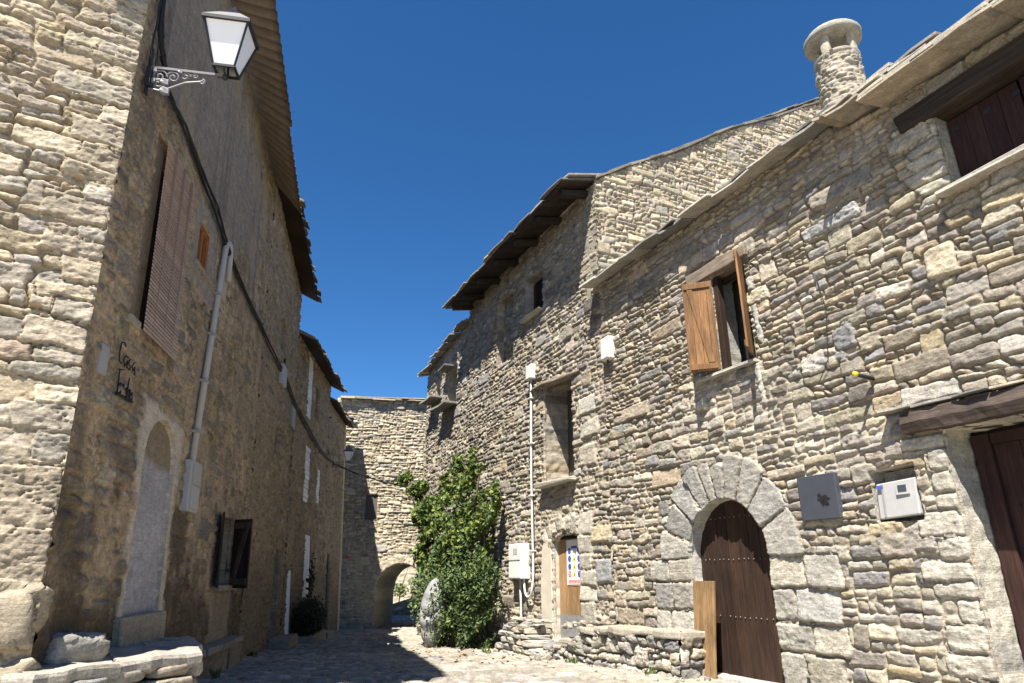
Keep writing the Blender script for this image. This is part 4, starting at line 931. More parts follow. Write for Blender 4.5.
    for p in [blind, ow, door, win] + holes: s.opening(p)
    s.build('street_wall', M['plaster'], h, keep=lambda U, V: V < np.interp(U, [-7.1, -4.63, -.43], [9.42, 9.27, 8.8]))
    PP = [((.36, .30, .22), 2), ((.30, .25, .18), 2)]
    reveal(LF, blind, -.0, -.22, 'window_reveal', M['plaster'], h, PP, 1, True); reveal(LF, ow, 0, -.2, 'window_reveal', M['plaster'], h, [((.42, .38, .31), 1)], 2, True, amp=.004)
    reveal(LF, door[1:] + [door[0]], .02, -.16, 'door_reveal', M['plaster'], h, [((.48, .43, .34), 2)], 3, False, amp=.008); reveal(LF, win, 0, -.25, 'window_reveal', M['plaster'], h, PP, 4, True)
    core(LF, -7.0, -.42, -.3, 8.6, -.5, -5, h)
    # backing of the corner
    m = MB(); m.prism([EF.p(-1.5, -.3, -.05), EF.p(-.05, -.3, -.05), LF.p(-7.04, -.3, -.05), LF.p(-6, -.3, -.05)], [EF.p(-1.5, 9.3, -.05), EF.p(-.05, 9.3, -.05), LF.p(-7.04, 9.3, -.05), LF.p(-6, 9.3, -.05)], (.32, .26, .18)); m.build('corner_core', M['stone'], h)
    rnd = random.Random(33)
    # blocked arched door: plaster infill
    f2 = Frame((0, 0, 0), 0, 1); f2.o = LF.o - LF.N * .035; f2.U, f2.V, f2.N = LF.U, LF.V, LF.N
    r2 = Relief(f2, -5.62, -4.5, .8, 2.9, .02, 105, depth=0); n5 = fbm(r2.U * 3, r2.V * 3, 4, 9); r2.H = .008 * n5 + .004 * fbm(r2.U * 14, r2.V * 14, 3, 8)
    up = sstep(2.25, 2.40, r2.V + .12 * n5)[..., None]
    r2.T = (np.array((.40, .385, .39))[None, None] * (1 - up) + np.array((.27, .215, .145))[None, None] * up) * (1 + .2 * n5)[..., None]
    o = r2.build('blocked_door', M['plaster'], h); o['label'] = 'arched doorway walled up with grey plaster'
    m = MB(); m.box(LF, -5.70, -4.50, .56, .855, -.1, .10, (.36, .31, .23), rnd, .015); m.build('door_step', M['stone'], h, bevel=.02)
    # slatted roller blind hanging over the window
    m = MB(); n_ = 54
    for i in range(n_):
        a = 3.45 + (5.64 - 3.45) * i / n_; b = a + (5.64 - 3.45) / n_ * .62; bow = .05 + .03 * (1 - i / n_)
        m.hexa([LF.p(-6.2, a, bow), LF.p(-5.22, a, bow), LF.p(-5.22, b, bow), LF.p(-6.2, b, bow)], [LF.p(-6.2, a, bow + .016), LF.p(-5.22, a, bow + .016), LF.p(-5.22, b, bow + .008), LF.p(-6.2, b, bow + .008)], rnd.uniform(.82, 1.15))
    for u in (-5.98, -5.68, -5.40): m.box(LF, u - .006, u + .006, 3.45, 5.62, .045, .09, .5)
    w = m.build('window_blind', M['blind'], h); w['label'] = 'long brown slatted blind hanging over the tall window'
    m = MB(); m.fprism(LF, blind, -.24, -.2, .4); m.build('window_board', M['wood_blackbrown'], h)
    m = MB(); m.box(LF, -6.45, -6.2, 3.44, 3.52, -.1, .06, (.38, .33, .25)); m.build('window_sill', M['stone'], h, bevel=.01)
    # small window with varnished frame
    m = MB(); m.box(LF, -4.72, -4.14, 4.92, 5.56, -.11, -.09, .35)
    for a in ((-4.72, -4.64, 4.92, 5.56), (-4.22, -4.14, 4.92, 5.56), (-4.72, -4.14, 5.48, 5.56), (-4.72, -4.14, 4.92, 5.0), (-4.46, -4.40, 4.92, 5.56)): m.box(LF, *a, -.09, -.03, 1.0)
    w = m.build('window', M['wood_orange'], h, bevel=.003); w['label'] = 'small window with an orange varnished frame'
    m = MB(); m.box(LF, -4.64, -4.22, 5.0, 5.48, -.088, -.08); m.build('pane', M['glass'], w)
    m = MB(); m.box(LF, -4.8, -4.08, 4.86, 4.925, -.1, .06, (.34, .30, .25), rnd, .008); m.build('sill', M['stone'], w, bevel=.008)
    # low window with brown shutters
    m = MB(); m.fprism(LF, win, -.27, -.24, .6); m.box(LF, -2.2, -2.12, 1.08, 2.05, -.24, -.16, 1.6); m.box(LF, -1.5, -1.42, 1.08, 2.05, -.24, -.16, 1.6)
    w = m.build('window', M['wood_blackbrown'], h, bevel=.003)
    m = MB(); m.box(LF, -2.12, -1.5, 1.12, 2.0, -.238, -.225); m.build('pane', M['glass'], w)
    a = open_leaf(w, LF, -2.2, .03, -.36, .10, 1.06, 2.07, M['wood_blackbrown'], rnd, flip=1)
    b = open_leaf(w, LF, -1.42, .03, -.20, .30, 1.04, 2.05, M['wood_blackbrown'], rnd, flip=1)
    m = MB(); m.box(LF, -2.3, -1.3, 1.02, 1.08, -.2, .09, (.30, .27, .21), rnd, .01); m.build('sill', M['stone'], w, bevel=.01)
    m = MB(); m.fprism(LF, holes[0], -.3, -.25, .5); m.build('vent_hole', M['wood_blackbrown'], h)
    # plinth ledge
    m = MB(); u = -4.6
    while u < -1.4:
        w_ = rnd.uniform(.4, .8); m.box(LF, u, u + w_ - .01, .27, .35, -.1, .24 + rnd.uniform(-.03, .03), np.array((.30, .27, .22)) * rnd.uniform(.8, 1.1), rnd, .012)
        m.box(LF, u, u + w_ - .02, -.1, .27, -.1, .17 + rnd.uniform(-.03, .03), np.array((.22, .19, .15)) * rnd.uniform(.8, 1.1), rnd, .02); u += w_
    m.build('plinth_ledge', M['stone'], h, bevel=.015)
    # painted writing
    wr = random.Random(6)
    m = MB()
    def stroke(pts, r=.0062):
        P = [LF.p(-6.45 + .8 * (u + 6.45) + wr.uniform(-.012, .012), 2.98 + .8 * (v - 2.98) + wr.uniform(-.012, .012), .030) for u, v in pts]; m.tube(P, r, 5)
    x, y = -6.50, 3.08
    stroke([(x + .10, y + .17), (x + .06, y + .22), (x, y + .18), (x - .03, y + .05), (x + .0, y - .04), (x + .08, y - .04)])
    x += .11
    stroke([(x + .10, y + .08), (x + .04, y + .08), (x, y + .02), (x + .04, y - .04), (x + .10, y + .04), (x + .10, y - .04)])
    x += .13
    stroke([(x + .08, y + .08), (x + .02, y + .07), (x + .03, y + .03), (x + .08, y + .0), (x + .05, y - .05), (x - .01, y - .03)])
    x += .12
    stroke([(x + .10, y + .08), (x + .04, y + .08), (x, y + .02), (x + .04, y - .04), (x + .10, y + .04), (x + .12, y - .05)])
    x, y = -6.44, 2.72
    for dx, hh in ((0, .26), (.10, .11), (.18, .13), (.28, .22), (.38, .12)):
        stroke([(x + dx - .02, y + hh), (x + dx, y - .02)]); stroke([(x + dx, y + .05), (x + dx + .05, y + .11), (x + dx + .07, y)])
    stroke([(x - .06, y + .24), (x + .1, y + .26)]); stroke([(x + .0, y - .03), (x + .44, y - .02)], .014)
    o = m.build('painted_writing', M['ink'], h)
    # corrugated roof
    nu, nn = 420, 12; V_, T_ = [], []
    for side in (0, 1):
        for i in range(nu + 1):
            u = -8.7 + (8.25) * i / nu; layer = 0.03 if u < -2.6 else 0.0  # sheet lengthened past the near corner, out of view, to shade the street
            ze = 9.86 + (8.05 - 9.86) * (u + 7.5) / 7.05 * 1.0; zi = 9.62 + (8.86 - 9.62) * (u + 7.5) / 7.05
            ze = np.interp(u, [-7.5, -5.2, -1.1, -.45], [9.95, 9.35, 8.28, 8.1]); zi = np.interp(u, [-7.5, -4.63, -.43], [9.65, 9.30, 8.83])
            for j in range(nn + 1):
                t = j / nn; n_ = -0.9 + t * (0.62 + .9 + (.05 if u < -2.6 else 0)); k = (n_ + LF.V[0] * 0) / .62
                z = zi + (ze - zi) * k + .030 * sin(2 * pi * u / .17) + layer + side * .012
                V_.append(LF.o + LF.U * u + LF.N * (n_ - .049 * zi) + np.array([0, 0, z])); T_.append((1, 1, 1) if u > -2.6 else (.92, .95, 1))
    F_ = []; st = (nn + 1); off = (nu + 1) * st
    for i in range(nu):
        for j in range(nn):
            q = [i * st + j, i * st + j + 1, (i + 1) * st + j + 1, (i + 1) * st + j]; F_ += q[::-1]; F_ += [x + off for x in q]
        q = [i * st + nn, i * st + nn + off, (i + 1) * st + nn + off, (i + 1) * st + nn]; F_ += q
    link_mesh('corrugated_roof', V_, F_, np.full(len(F_) // 4, 4), np.array(T_), M['zinc'], h, True)
house_plaster()

# ================================================================== LEFT: HOUSES FURTHER ALONG
LF2 = Frame(LF.p(4.0, 0), -5.8, 1, 0.049)
def left_front(LF, name, label, u0, u1, top, res, seed, tone, cover_k, holes, ze, zn, pal_roof=None, roof=True):
    h = thing(name, label, 'house', LF.p((u0 + u1) / 2, 0), 'houses along the left side')
    s = Relief(LF, u0, u1, -1.2, max(top(u0), top(u1)) + .1, res, seed, mortar=(0.29, 0.23, 0.155), depth=.025)
    s.rubble(u0, u1, -1.2, s.v[-1], PAL_LL, .16, .32, .26, .65, smax=.15, bulge=.016, rough=1.5)
    U, V = s.U, s.V; n1 = fbm(U * .8, V * .8, 4, seed); n2 = fbm(U * 3, V * 3, 3, seed + 1)
    cover = np.clip(sstep(-.3, .4, n1 + cover_k), 0, .95); lv = .004 + .012 * n2 + .010 * fbm(U * 12, V * 12, 3, seed + 4)
    s.H = s.H * (1 - cover) + np.maximum(s.H, lv) * cover
    bur = np.clip((lv + .012 - s.H) / .012, 0, 1) * cover
    s.T = s.T * (1 - bur[..., None]) + np.array(tone) * (1 + .2 * n2)[..., None] * bur[..., None]
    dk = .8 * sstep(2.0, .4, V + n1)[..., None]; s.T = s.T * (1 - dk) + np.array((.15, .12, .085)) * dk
    for p in holes: s.opening(p)
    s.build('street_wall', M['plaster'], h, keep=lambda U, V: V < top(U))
    for i, p in enumerate(holes): reveal(LF, p, 0, -.25, 'opening_reveal', M['plaster'], h, [((.32, .26, .18), 1)], seed + i, True, res=.06)
    core(LF, u0 + .03, u1 - .03, -1.2, min(top(u0), top(u1)) - .3, -.5, -5, h)
    if roof:
        rnd = random.Random(seed); m = MB(); pal = pal_roof or [(.15, .125, .10), (.20, .165, .13), (.11, .095, .08), (.24, .19, .14)]
        def course(n0, n1, lift, sl): slab_course(m, LF, u0, u1 - .02, lambda u: ze(u) + lift, n0, n1, rnd, .2, .5, (.03, .055), sl, 0, pal)
        course(zn, -.3, 0, .45); course(zn - .1, -.4, .06, .5); course(zn - .25, -.5, .14, .5)
        for i in range(1, 6): course(zn - .3 - i * .4, zn - .85 - i * .4, .2 + .2 * i, .5)
        rf = m.build('roof', M['slate'], h, bevel=.005); m = MB(); k = 8
        for i in range(k):
            a, b = u0 + (u1 - u0) * i / k, u0 + (u1 - u0) * (i + 1) / k
            A = [LF.p(a, ze(a) - .03, zn - .06), LF.p(b, ze(b) - .03, zn - .06), LF.p(b, ze(b) - .03 + .45 * (zn + .3), -.3), LF.p(a, ze(a) - .03 + .45 * (zn + .3), -.3)]
            m.prism(A, [p + np.array([0, 0, .035]) for p in A], rnd.uniform(.7, 1.2))
        m.build('eave_boards', M['wood_blackbrown'], rf)
    return h
def rect(a, b, c, d): return [(a, c), (b, c), (b, d), (a, d)]
rndL = random.Random(77)
h = left_front(LF, 'rubble_house', 'rough rubble house between the corrugated roof and the low eaves on the left', -.38, 4.0, lambda u: np.interp(u, [-.4, 4], [8.98, 8.5]), .028, 201, (.31, .245, .165), .25,
               [rect(1.55, 2.15, 5.95, 6.62), rect(2.62, 3.45, -.1, 1.76), rect(1.75, 2.2, 3.7, 4.24)], lambda u: np.interp(u, [-.4, 4], [8.72, 8.12]), .5)
m = MB(); boards(m, LF, 2.62, 3.45, -.1, 1.76, -.24, -.2, 4, rndL); o = m.build('door', M['wood_blackbrown'], h)
m = MB(); m.box(LF, 1.55, 2.15, 5.95, 6.62, -.26, -.2, .5); m.build('window', M['wood_blackbrown'], h); m = MB(); m.box(LF, 1.75, 2.2, 3.7, 4.24, -.26, -.2, .5); m.build('window', M['wood_blackbrown'], h)
m = MB(); m.box(LF, 3.4, 3.95, 4.62, 5.12, .0, .06, (.62, .62, .64)); m.build('shutter', M['greyplastic'], h, bevel=.01)
m = MB(); m.box(LF, 2.4, 3.7, -.2, .02, .02, .45, (.24, .21, .17), rndL, .02); m.build('door_step', M['stone'], h, bevel=.02)

h = left_front(LF2, 'low_house', 'lower shaded house on the left with tall white window panels', 0.0, 5.2, lambda u: np.interp(u, [0, 5.2], [7.3, 7.35]), .035, 202, (.275, .222, .16), .1,
               [rect(1.52, 2.25, 5.35, 7.15), rect(1.70, 2.45, 3.1, 4.6), rect(2.3, 3.05, .7, 2.3), rect(3.5, 4.15, 3.25, 4.25), rect(2.7, 3.3, 5.6, 6.6), rect(.42, .85, -.3, 1.36)], lambda u: np.interp(u, [0, 5.2], [7.0, 7.05]), .5)
for (a, b, c, d, n) in ((1.52, 2.25, 5.35, 7.15, -.04), (1.70, 2.45, 3.1, 4.6, -.03), (3.5, 4.15, 3.25, 4.25, -.03)):
    m = MB(); k = 12
    for i in range(k): m.box(LF2, a, b, c + (d - c) * i / k + .01, c + (d - c) * (i + 1) / k - .01, n - .03, n + rndL.uniform(0, .02), rndL.uniform(.85, 1.05))
    m.build('window_blind', M['white_paint'], h)
m = MB(); m.box(LF2, 2.7, 3.3, 5.6, 6.6, -.26, -.2, .5); m.build('window', M['wood_blackbrown'], h)
for a, b, c, d in ((2.3, 3.05, .7, 2.3), (.42, .85, -.3, 1.36)):
    n_ = 22; V_ = []
    for i in range(n_ + 1):
        u = a + (b - a) * i / n_; w = .03 * sin(i * 1.3) + .012 * sin(i * 3.1)
        V_ += [LF2.p(u, c, -.01 + w), LF2.p(u, d, -.03 + w * .5)]
    f = []
    for i in range(n_): f += [2 * i, 2 * i + 2, 2 * i + 3, 2 * i + 1]
    V2 = V_ + [p - LF2.N * .012 for p in V_]; k = len(V_); f2 = f + [x + k for x in f][::-1]
    link_mesh('door_curtain', V2, f2, np.full(len(f2) // 4, 4), np.ones((len(V2), 3)), M['white_paint'], h, True)
h = left_front(LF2, 'end_house', 'last shaded house on the left, meeting the archway house in a strip coloured as sunlit', 5.2, 9.0, lambda u: 6.75 + 0 * u, .04, 203, (.34, .275, .195), .35, [rect(5.9, 6.6, -.5, 1.9)], lambda u: 6.65 + 0 * u, .3)
m = MB(); m.box(LF2, 5.9, 6.6, -.5, 1.9, -.26, -.2, .6); m.build('door', M['wood_blackbrown'], h)
m = MB(); m.box(LF2, 8.6, 8.98, -1.2, 6.6, -.6, .035, (.9, .82, .68)); m.build('painted_sunlit_strip', M['smooth_plaster'], h, bevel=.03)  # pale colour stands in for sunlight on the last stretch of this front
m = MB()
for z in (6.75, 6.82): slab_course(m, LF2, 8.0, 9.25, lambda u: z, .35, -.4, rndL, .4, .6, (.04, .06), .1)
m.build('cap_slabs', M['slate'], h)

# ================================================================== STREET LAMPS
def street_lamp(label, P, ang, sc):
    L = thing('street_lamp', label, 'street lamp', P, 'iron wall lanterns', rotz=ang); L.scale = (sc, sc, sc); L.rotation_euler = (radians(7), 0, ang)
    X, Y, Z = np.eye(3)
    F = Frame((0, 0, 0), 90, 1); F.U, F.V, F.N = X, Z, -Y
    A = .70
    m = MB(); m.box(F, 0, .02, -.30, .22, -.03, .03); m.box(F, .0, .05, -.22, -.02, -.05, .05); m.build('wall_plate', M['iron'], L, local=True, bevel=.004)
    m = MB(); m.box(F, .02, A, -.012, .012, -.014, .014)
    m.tube([(.03, 0, -.235), (.14, 0, -.25), (.24, 0, -.20), (.36, 0, -.13), (.50, 0, -.10)], .013, 8)
    def spiral(cx, cz, r, turns, a0, sg=1, th=.009):
        pts = []
        for i in range(int(14 * turns) + 1):
            t = i / 14; rr = r * (1 - t / (turns + .25)); a = a0 + sg * 2 * pi * t; pts.append((cx + rr * cos(a), 0, cz + rr * sin(a)))
        m.tube(pts, th, 6)
    spiral(.11, -.09, .075, 1.6, 0); spiral(.11, -.17, .06, 1.4, pi, -1); spiral(.24, -.085, .065, 1.6, pi, -1); spiral(.35, -.06, .05, 1.4, 0); spiral(.44, -.045, .035, 1.3, pi, -1); spiral(.51, -.10, .03, 1.3, pi / 2, -1, .011)
    for x, z, r in ((.17, -.15, .04), (.18, -.245, .045), (.30, -.02, .022), (.06, -.03, .028), (.06, -.14, .028)): m.rock((x, 0, z), (X, Y, Z), (r, .022, r), random.Random(2), ni=6, nj=8, rough=.35, sq=1)
    m.build('bracket', M['silver'], L, local=True, smooth=False)
    m = MB(); m.lathe((A + .02, 0, -.05), [(.004, 0), (.025, .015), (.03, .05), (.018, .06), (.01, .07)], 12)
    k = m
    # two curved arms carrying the lantern
    for s in (-1, 1): m.tube([(A + .02, s * .01, .0), (A + .02, s * .06, .01), (A + .02, s * .085, .05), (A + .02, s * .055, .10), (A + .02, s * .075, .16)], .011, 6)
    m.build('lantern_fork', M['iron'], L, local=True, smooth=True)
    c = A + .02; zb, zt = .05, .50; rb, rt = .10, .205
    def ring(m, z, r, h, t=.014):
        q = lambda r_, z_: [np.array((c + sx * r_, sy * r_, z_)) for sx, sy in ((-1, -1), (1, -1), (1, 1), (-1, 1))]
        for i in range(4):
            a, b = q(r, z)[i], q(r, z)[(i + 1) % 4]; a2, b2 = q(r - t, z)[i], q(r - t, z)[(i + 1) % 4]; H = np.array((0, 0, h))
            m.hexa([a, b, b2, a2], [a + H, b + H, b2 + H, a2 + H])
    m = MB(); ring(m, zb - .01, rb + .01, .025, .02); ring(m, zt - .005, rt + .022, .035, .03)
    for sx, sy in ((-1, -1), (1, -1), (1, 1), (-1, 1)): m.tube([(c + sx * rb, sy * rb, zb), (c + sx * rt, sy * rt, zt)], .011, 6)
    lt = m.build('lantern', M['iron'], L, local=True)
    corners = lambda r, z: [np.array((c + sx * r, sy * r, z)) for sx, sy in ((-1, -1), (1, -1), (1, 1), (-1, 1))]
    for i in range(4):
        B, T = corners(rb - .006, zb + .012), corners(rt - .008, zt)
        n_ = np.array(((0, -1, 0), (1, 0, 0), (0, 1, 0), (-1, 0, 0))[i], float) * .004
        q = [B[i], B[(i + 1) % 4], T[(i + 1) % 4], T[i]]
        m = MB(); m.hexa([p - n_ for p in q], [p for p in q]); m.build('pane', M['opal'], lt, local=True)
    m = MB(); B, T = corners(rt + .02, zt + .03), corners(.075, zt + .19); m.hexa(B, T); B, T = corners(.06, zt + .19), corners(.055, zt + .22); m.hexa(B, T)
    m.lathe((c, 0, zt + .22), [(.065, 0), (.05, .03), (.018, .045), (.022, .065), (.012, .08), (.003, .10)], 12); m.build('lantern_roof', M['silver'], lt, local=True)
    return L
la = math.atan2(LF.N[1], LF.N[0])
street_lamp('large iron lantern on a scrolled grey bracket at the near left house corner', LF.p(-6.93, 5.95, .045), la, 1.0)
street_lamp('small distant iron lantern on the shaded left houses beside the archway house', LF2.p(5.9, 4.82, .06), math.atan2(LF2.N[1], LF2.N[0]), .70)

# ================================================================== CABLES, PIPES AND BOXES ON THE WALLS
def wall_line(pts, fr, n, sag=0.0, k=8, jit=0.0, rnd=None):
    out = []
    for (u0, v0), (u1, v1) in zip(pts[:-1], pts[1:]):
        for i in range(k):
            t = i / k; out.append(fr.p(u0 + (u1 - u0) * t + (rnd.uniform(-jit, jit) if rnd else 0), v0 + (v1 - v0) * t - sag * 4 * t * (1 - t), n + (rnd.uniform(0, jit * .5) if rnd else 0)))
    out.append(fr.p(*pts[-1], n)); return out
rnd = random.Random(88)
cb_ = thing('cable_bundle', 'sagging bundle of black cables along the shaded left house fronts', 'cables', LF.p(2, 5.0, .1))
base_pts = [(-7.06, 8.6), (-7.0, 7.2), (-6.86, 6.45), (-6.66, 6.22), (-6.45, 6.08), (-5.84, 6.12), (-4.3, 5.88), (-3.13, 5.66), (-1.0, 5.52), (1.97, 5.42), (4.0, 5.2)]
for i in range(5):
    off = [(u + rnd.uniform(-.03, .03), v + rnd.uniform(-.06, .06)) for u, v in base_pts]
    m = MB(); m.tube(wall_line(off, LF, .045 + .008 * i, .03, 8, .022, rnd) + wall_line([(.3, 5.15 + .02 * i), (1.5, 4.95 + .03 * i), (3.6, 4.72 + .02 * i), (5.9, 4.80)], LF2, .045 + .008 * i, .03, 6, .02, rnd), rnd.choice((.008, .010, .013)), 6); m.build('cable', M['cable'], cb_, smooth=True)
for (p, r) in (([(-7.02, 7.6), (-6.98, 6.7), (-7.0, 6.1), (-6.95, 5.9)], .010), ([(-6.9, 6.9), (-6.86, 6.2), (-6.84, 5.95)], .006)):
    m = MB(); m.tube(wall_line(p, LF, .07, 0, 6, .012, rnd), r, 6); m.build('cable', M['cable'], cb_, smooth=True)
m = MB(); pts = []
A, B = LF2.p(5.9, 4.75, .1), WF.p(1.6, 4.45, .12)
for i in range(25):
    t = i / 24; p = A + (B - A) * t; p = p + np.array([0, 0, -.35 * 4 * t * (1 - t) * .6]); pts.append(p)
m.tube(pts, .022, 6); m.tube([p + np.array([0, -.02, .03 * sin(i * 1.1)]) for i, p in enumerate(pts)], .015, 6)
tag(m.build('cable', M['cable'], smooth=True), 'black cable strung across the gatehouse front above the archway', 'cable')

c_ = thing('conduit_pipe', 'grey conduit pipe with a hooked top on the shaded left house', 'pipe', LF.p(-4.1, 2.5, .06))
m = MB(); pts = [LF.p(-4.10, 2.5, .06), LF.p(-3.74, 5.2, .06), LF.p(-3.68, 5.62, .065)] + [LF.p(-3.55 - .13 * cos(t), 5.66 + .13 * sin(t), .07) for t in np.linspace(.2, pi - .1, 8)] + [LF.p(-3.40, 5.25, .07)]
m.tube(pts, .040, 10); m.build('pipe', M['greyplastic'], c_, smooth=True)
for t in (.15, .4, .65, .88):
    m = MB(); u, v = -4.10 + .36 * t, 2.5 + 2.7 * t; m.box(LF, u - .07, u + .07, v - .02, v + .02, -.01, .105, .8); m.build('clip', M['greyplastic'], c_, bevel=.006)
m = MB(); m.box(LF, -3.52, -3.28, 4.95, 5.55, .0, .035, (.8, .76, .7)); m.build('plaster_patch', M['smooth_plaster'], c_, bevel=.012)
b_ = thing('meter_box', 'long narrow white box at the foot of the conduit pipe on the left house', 'meter box', LF.p(-4.0, 1.94, .05))
m = MB(); m.box(LF, -4.2, -3.78, 1.93, 2.54, -.02, .10); bd = m.build('body', M['greyplastic'], b_, bevel=.02)
m = MB(); m.box(LF, -4.16, -3.82, 2.25, 2.50, .10, .112, .95); m.box(LF, -4.16, -3.82, 1.97, 2.22, .10, .112, 1.05); m.build('cover', M['greyplastic'], bd, bevel=.008)
j_ = thing('junction_box', 'small grey junction box under the cables on the left rubble house', 'junction box', LF.p(1.75, 5.15, .06))
m = MB(); m.box(LF, 1.5, 1.95, 5.12, 5.58, 0, .12); m.build('body', M['greyplastic'], j_, bevel=.03)
m = MB(); m.tube([LF.p(1.72, 5.6, .08), LF.p(1.74, 5.75, .08)], .02, 6); m.build('gland', M['cable'], j_)
m = MB(); m.box(LF, -6.86, -6.71, 2.83, 3.08, -.02, .032, .9); tag(m.build('wall_plate', M['greyplastic'], bevel=.006), 'small pale plate on the left house beside the painted writing', 'plate')

def white_box(label, u0, u1, v0, v1, d=.2):
    b = thing('junction_box', label, 'junction box', RF.p((u0 + u1) / 2, v0), 'white boxes high on the right-hand wall')
    m = MB(); m.box(RF, u0, u1, v0, v1, -.03, d); bd = m.build('body', M['white'], b, bevel=.02)
    m = MB(); m.box(RF, u0 + .02, u1 - .02, v0 + .02, v1 - .02, d, d + .012, .97); m.build('cover', M['white'], bd, bevel=.008)
    m = MB(); m.tube([RF.p((u0 + u1) / 2, v0, d * .5), RF.p((u0 + u1) / 2, v0 - .05, d * .5)], .018, 8); m.build('gland', M['cable'], b)
white_box('white box high on the wall between the two right-hand houses', 1.66, 1.92, 4.84, 5.26, .12)
white_box('white box at the top of the white pipe', 4.80, 5.06, 5.32, 5.66, .12)
c_ = thing('conduit_pipe', 'thin white pipe running down the tall right-hand house, ending in a loop', 'pipe', RF.p(4.95, .8, .05))
m = MB(); pts = [RF.p(4.92, 5.3, .06), RF.p(4.96, 3.2, .055), RF.p(4.90, 1.25, .06)] + [RF.p(5.08 - .18 * cos(t), 1.02 - .2 * sin(t), .09) for t in np.linspace(.1, pi * .95, 9)] + [RF.p(5.27, 1.2, .1)]
m.tube(pts, .022, 10); m.build('pipe', M['white'], c_, smooth=True)
for v in (1.7, 2.8, 3.9, 4.9):
    m = MB(); m.box(RF, 4.88, 5.03, v - .015, v + .015, -.02, .10, .9); m.build('clip', M['white'], c_, bevel=.005)
b_ = thing('meter_box', 'white electricity meter box beside the green shrub', 'meter box', RF.p(5.5, 1.16))
m = MB(); m.box(RF, 5.2, 5.80, 1.16, 1.86, -.03, .20); bd = m.build('body', M['white'], b_, bevel=.015)
m = MB(); m.box(RF, 5.22, 5.78, 1.53, 1.84, .20, .215, .97); m.build('upper_cover', M['white'], bd, bevel=.006)
m = MB(); m.box(RF, 5.22, 5.78, 1.18, 1.50, .20, .212, 1.0); m.build('lower_cover', M['white'], bd, bevel=.006)
m = MB(); m.box(RF, 5.34, 5.54, 1.64, 1.76, .215, .219); m.build('display', M['greyplastic'], bd)
m = MB(); m.tube([RF.p(5.45, 1.16, .1), RF.p(5.43, .7, .09), RF.p(5.38, .1, .1), RF.p(5.36, -.15, .12)], .022, 8, .8); m.build('cable', M['white'], b_, smooth=True)

# safety sign on the board door: round blue mandatory signs, yellow triangles, red lines
s_ = thing('safety_sign', 'white safety poster with blue discs and yellow triangles on the board door', 'sign', RF.p(3.5, 1.05, -.22))
m = MB(); m.box(RF, 3.30, 3.84, 1.06, 1.86, -.132, -.126); bd = m.build('board', M['paper'], s_)
def disc(u, v, r, mat, nm, tri=False):
    m = MB(); k = 3 if tri else 16; q = [(u + r * cos(2 * pi * i / k + pi / 2), v + r * sin(2 * pi * i / k + pi / 2)) for i in range(k)]
    m.fprism(RF, q, -.126, -.1235); return m.build(nm, mat, bd)
for i, v in enumerate((1.66, 1.52, 1.38, 1.25)):
    if i < 3: disc(3.73, v, .058, M['blue'], 'blue_disc')
    disc(3.38, v, .058, M['blue'], 'blue_disc')
    if i > 0: disc(3.55, v - .005, .070, M['yellow'], 'yellow_triangle', True); disc(3.55, v - .01, .022, M['ink'], 'black_mark')
disc(3.73, 1.25, .056, M['red'], 'red_disc'); disc(3.73, 1.25, .036, M['paper'], 'white_disc')
m = MB(); m.box(RF, 3.44, 3.66, 1.70, 1.745, -.126, -.1238); m.build('title_bar', M['blue'], bd)
m = MB(); m.box(RF, 3.30, 3.80, 1.075, 1.085, -.126, -.1238)
for i in range(10): m.box(RF, 3.32 + i * .048, 3.32 + i * .048 + .03, 1.10, 1.15, -.126, -.1238)
m.build('red_line', M['red'], bd)

# plank leaning by the arched door
m = MB(); A = [RF.p(-.33, -.02, .12), RF.p(.045, -.02, .12), RF.p(.01, 1.15, .05), RF.p(-.40, 1.15, .05)]
m.hexa([p - RF.N * .035 for p in A], A, 1.0); o = m.build('plank', M['wood_plank'], bevel=.004); tag(o, 'raw wooden plank leaning upright beside the arched door', 'plank')
p_ = thing('wall_panel', 'dark slate-blue metal panel with a black mark beside the arch', 'panel', RF.p(-2.24, 1.79))
m = MB(); m.box(RF, -2.50, -1.99, 1.79, 2.27, -.02, .055); bd = m.build('plate', M['panel'], p_, bevel=.006)
m = MB(); r5 = random.Random(4)
for (u, v, r) in ((-2.30, 2.0, .035), (-2.27, 2.045, .022), (-2.35, 2.02, .025), (-2.345, 1.96, .03), (-2.30, 1.945, .015), (-2.38, 2.0, .02), (-2.25, 2.0, .014), (-2.37, 1.94, .012)):
    q = [(u + r * (1 + r5.uniform(-.35, .35)) * cos(2 * pi * i / 9), v + r * (1 + r5.uniform(-.35, .35)) * sin(2 * pi * i / 9)) for i in range(9)]; m.fprism(RF, q, .055, .057 + r * .05)
m.build('black_mark', M['ink'], bd)
b_ = thing('meter_box', 'light grey meter box sunk in a niche beside the near door', 'meter box', RF.p(-3.1, 1.76, -.05))
m = MB(); m.hexa([RF.p(-3.36, 1.76, -.18), RF.p(-2.92, 1.74, -.18), RF.p(-2.92, 2.10, -.18), RF.p(-3.36, 2.12, -.18)], [RF.p(-3.35, 1.76, .015), RF.p(-2.91, 1.74, .0), RF.p(-2.91, 2.09, -.03), RF.p(-3.35, 2.11, -.015)]); bd = m.build('body', M['greyplastic'], b_, bevel=.012)
m = MB(); q = lambda u, v, n: RF.p(u, v, n + .012 - .07 * (v - 1.75)); f4 = lambda a, b, c, d, n: [q(a, c, n), q(b, c, n), q(b, d, n), q(a, d, n)]
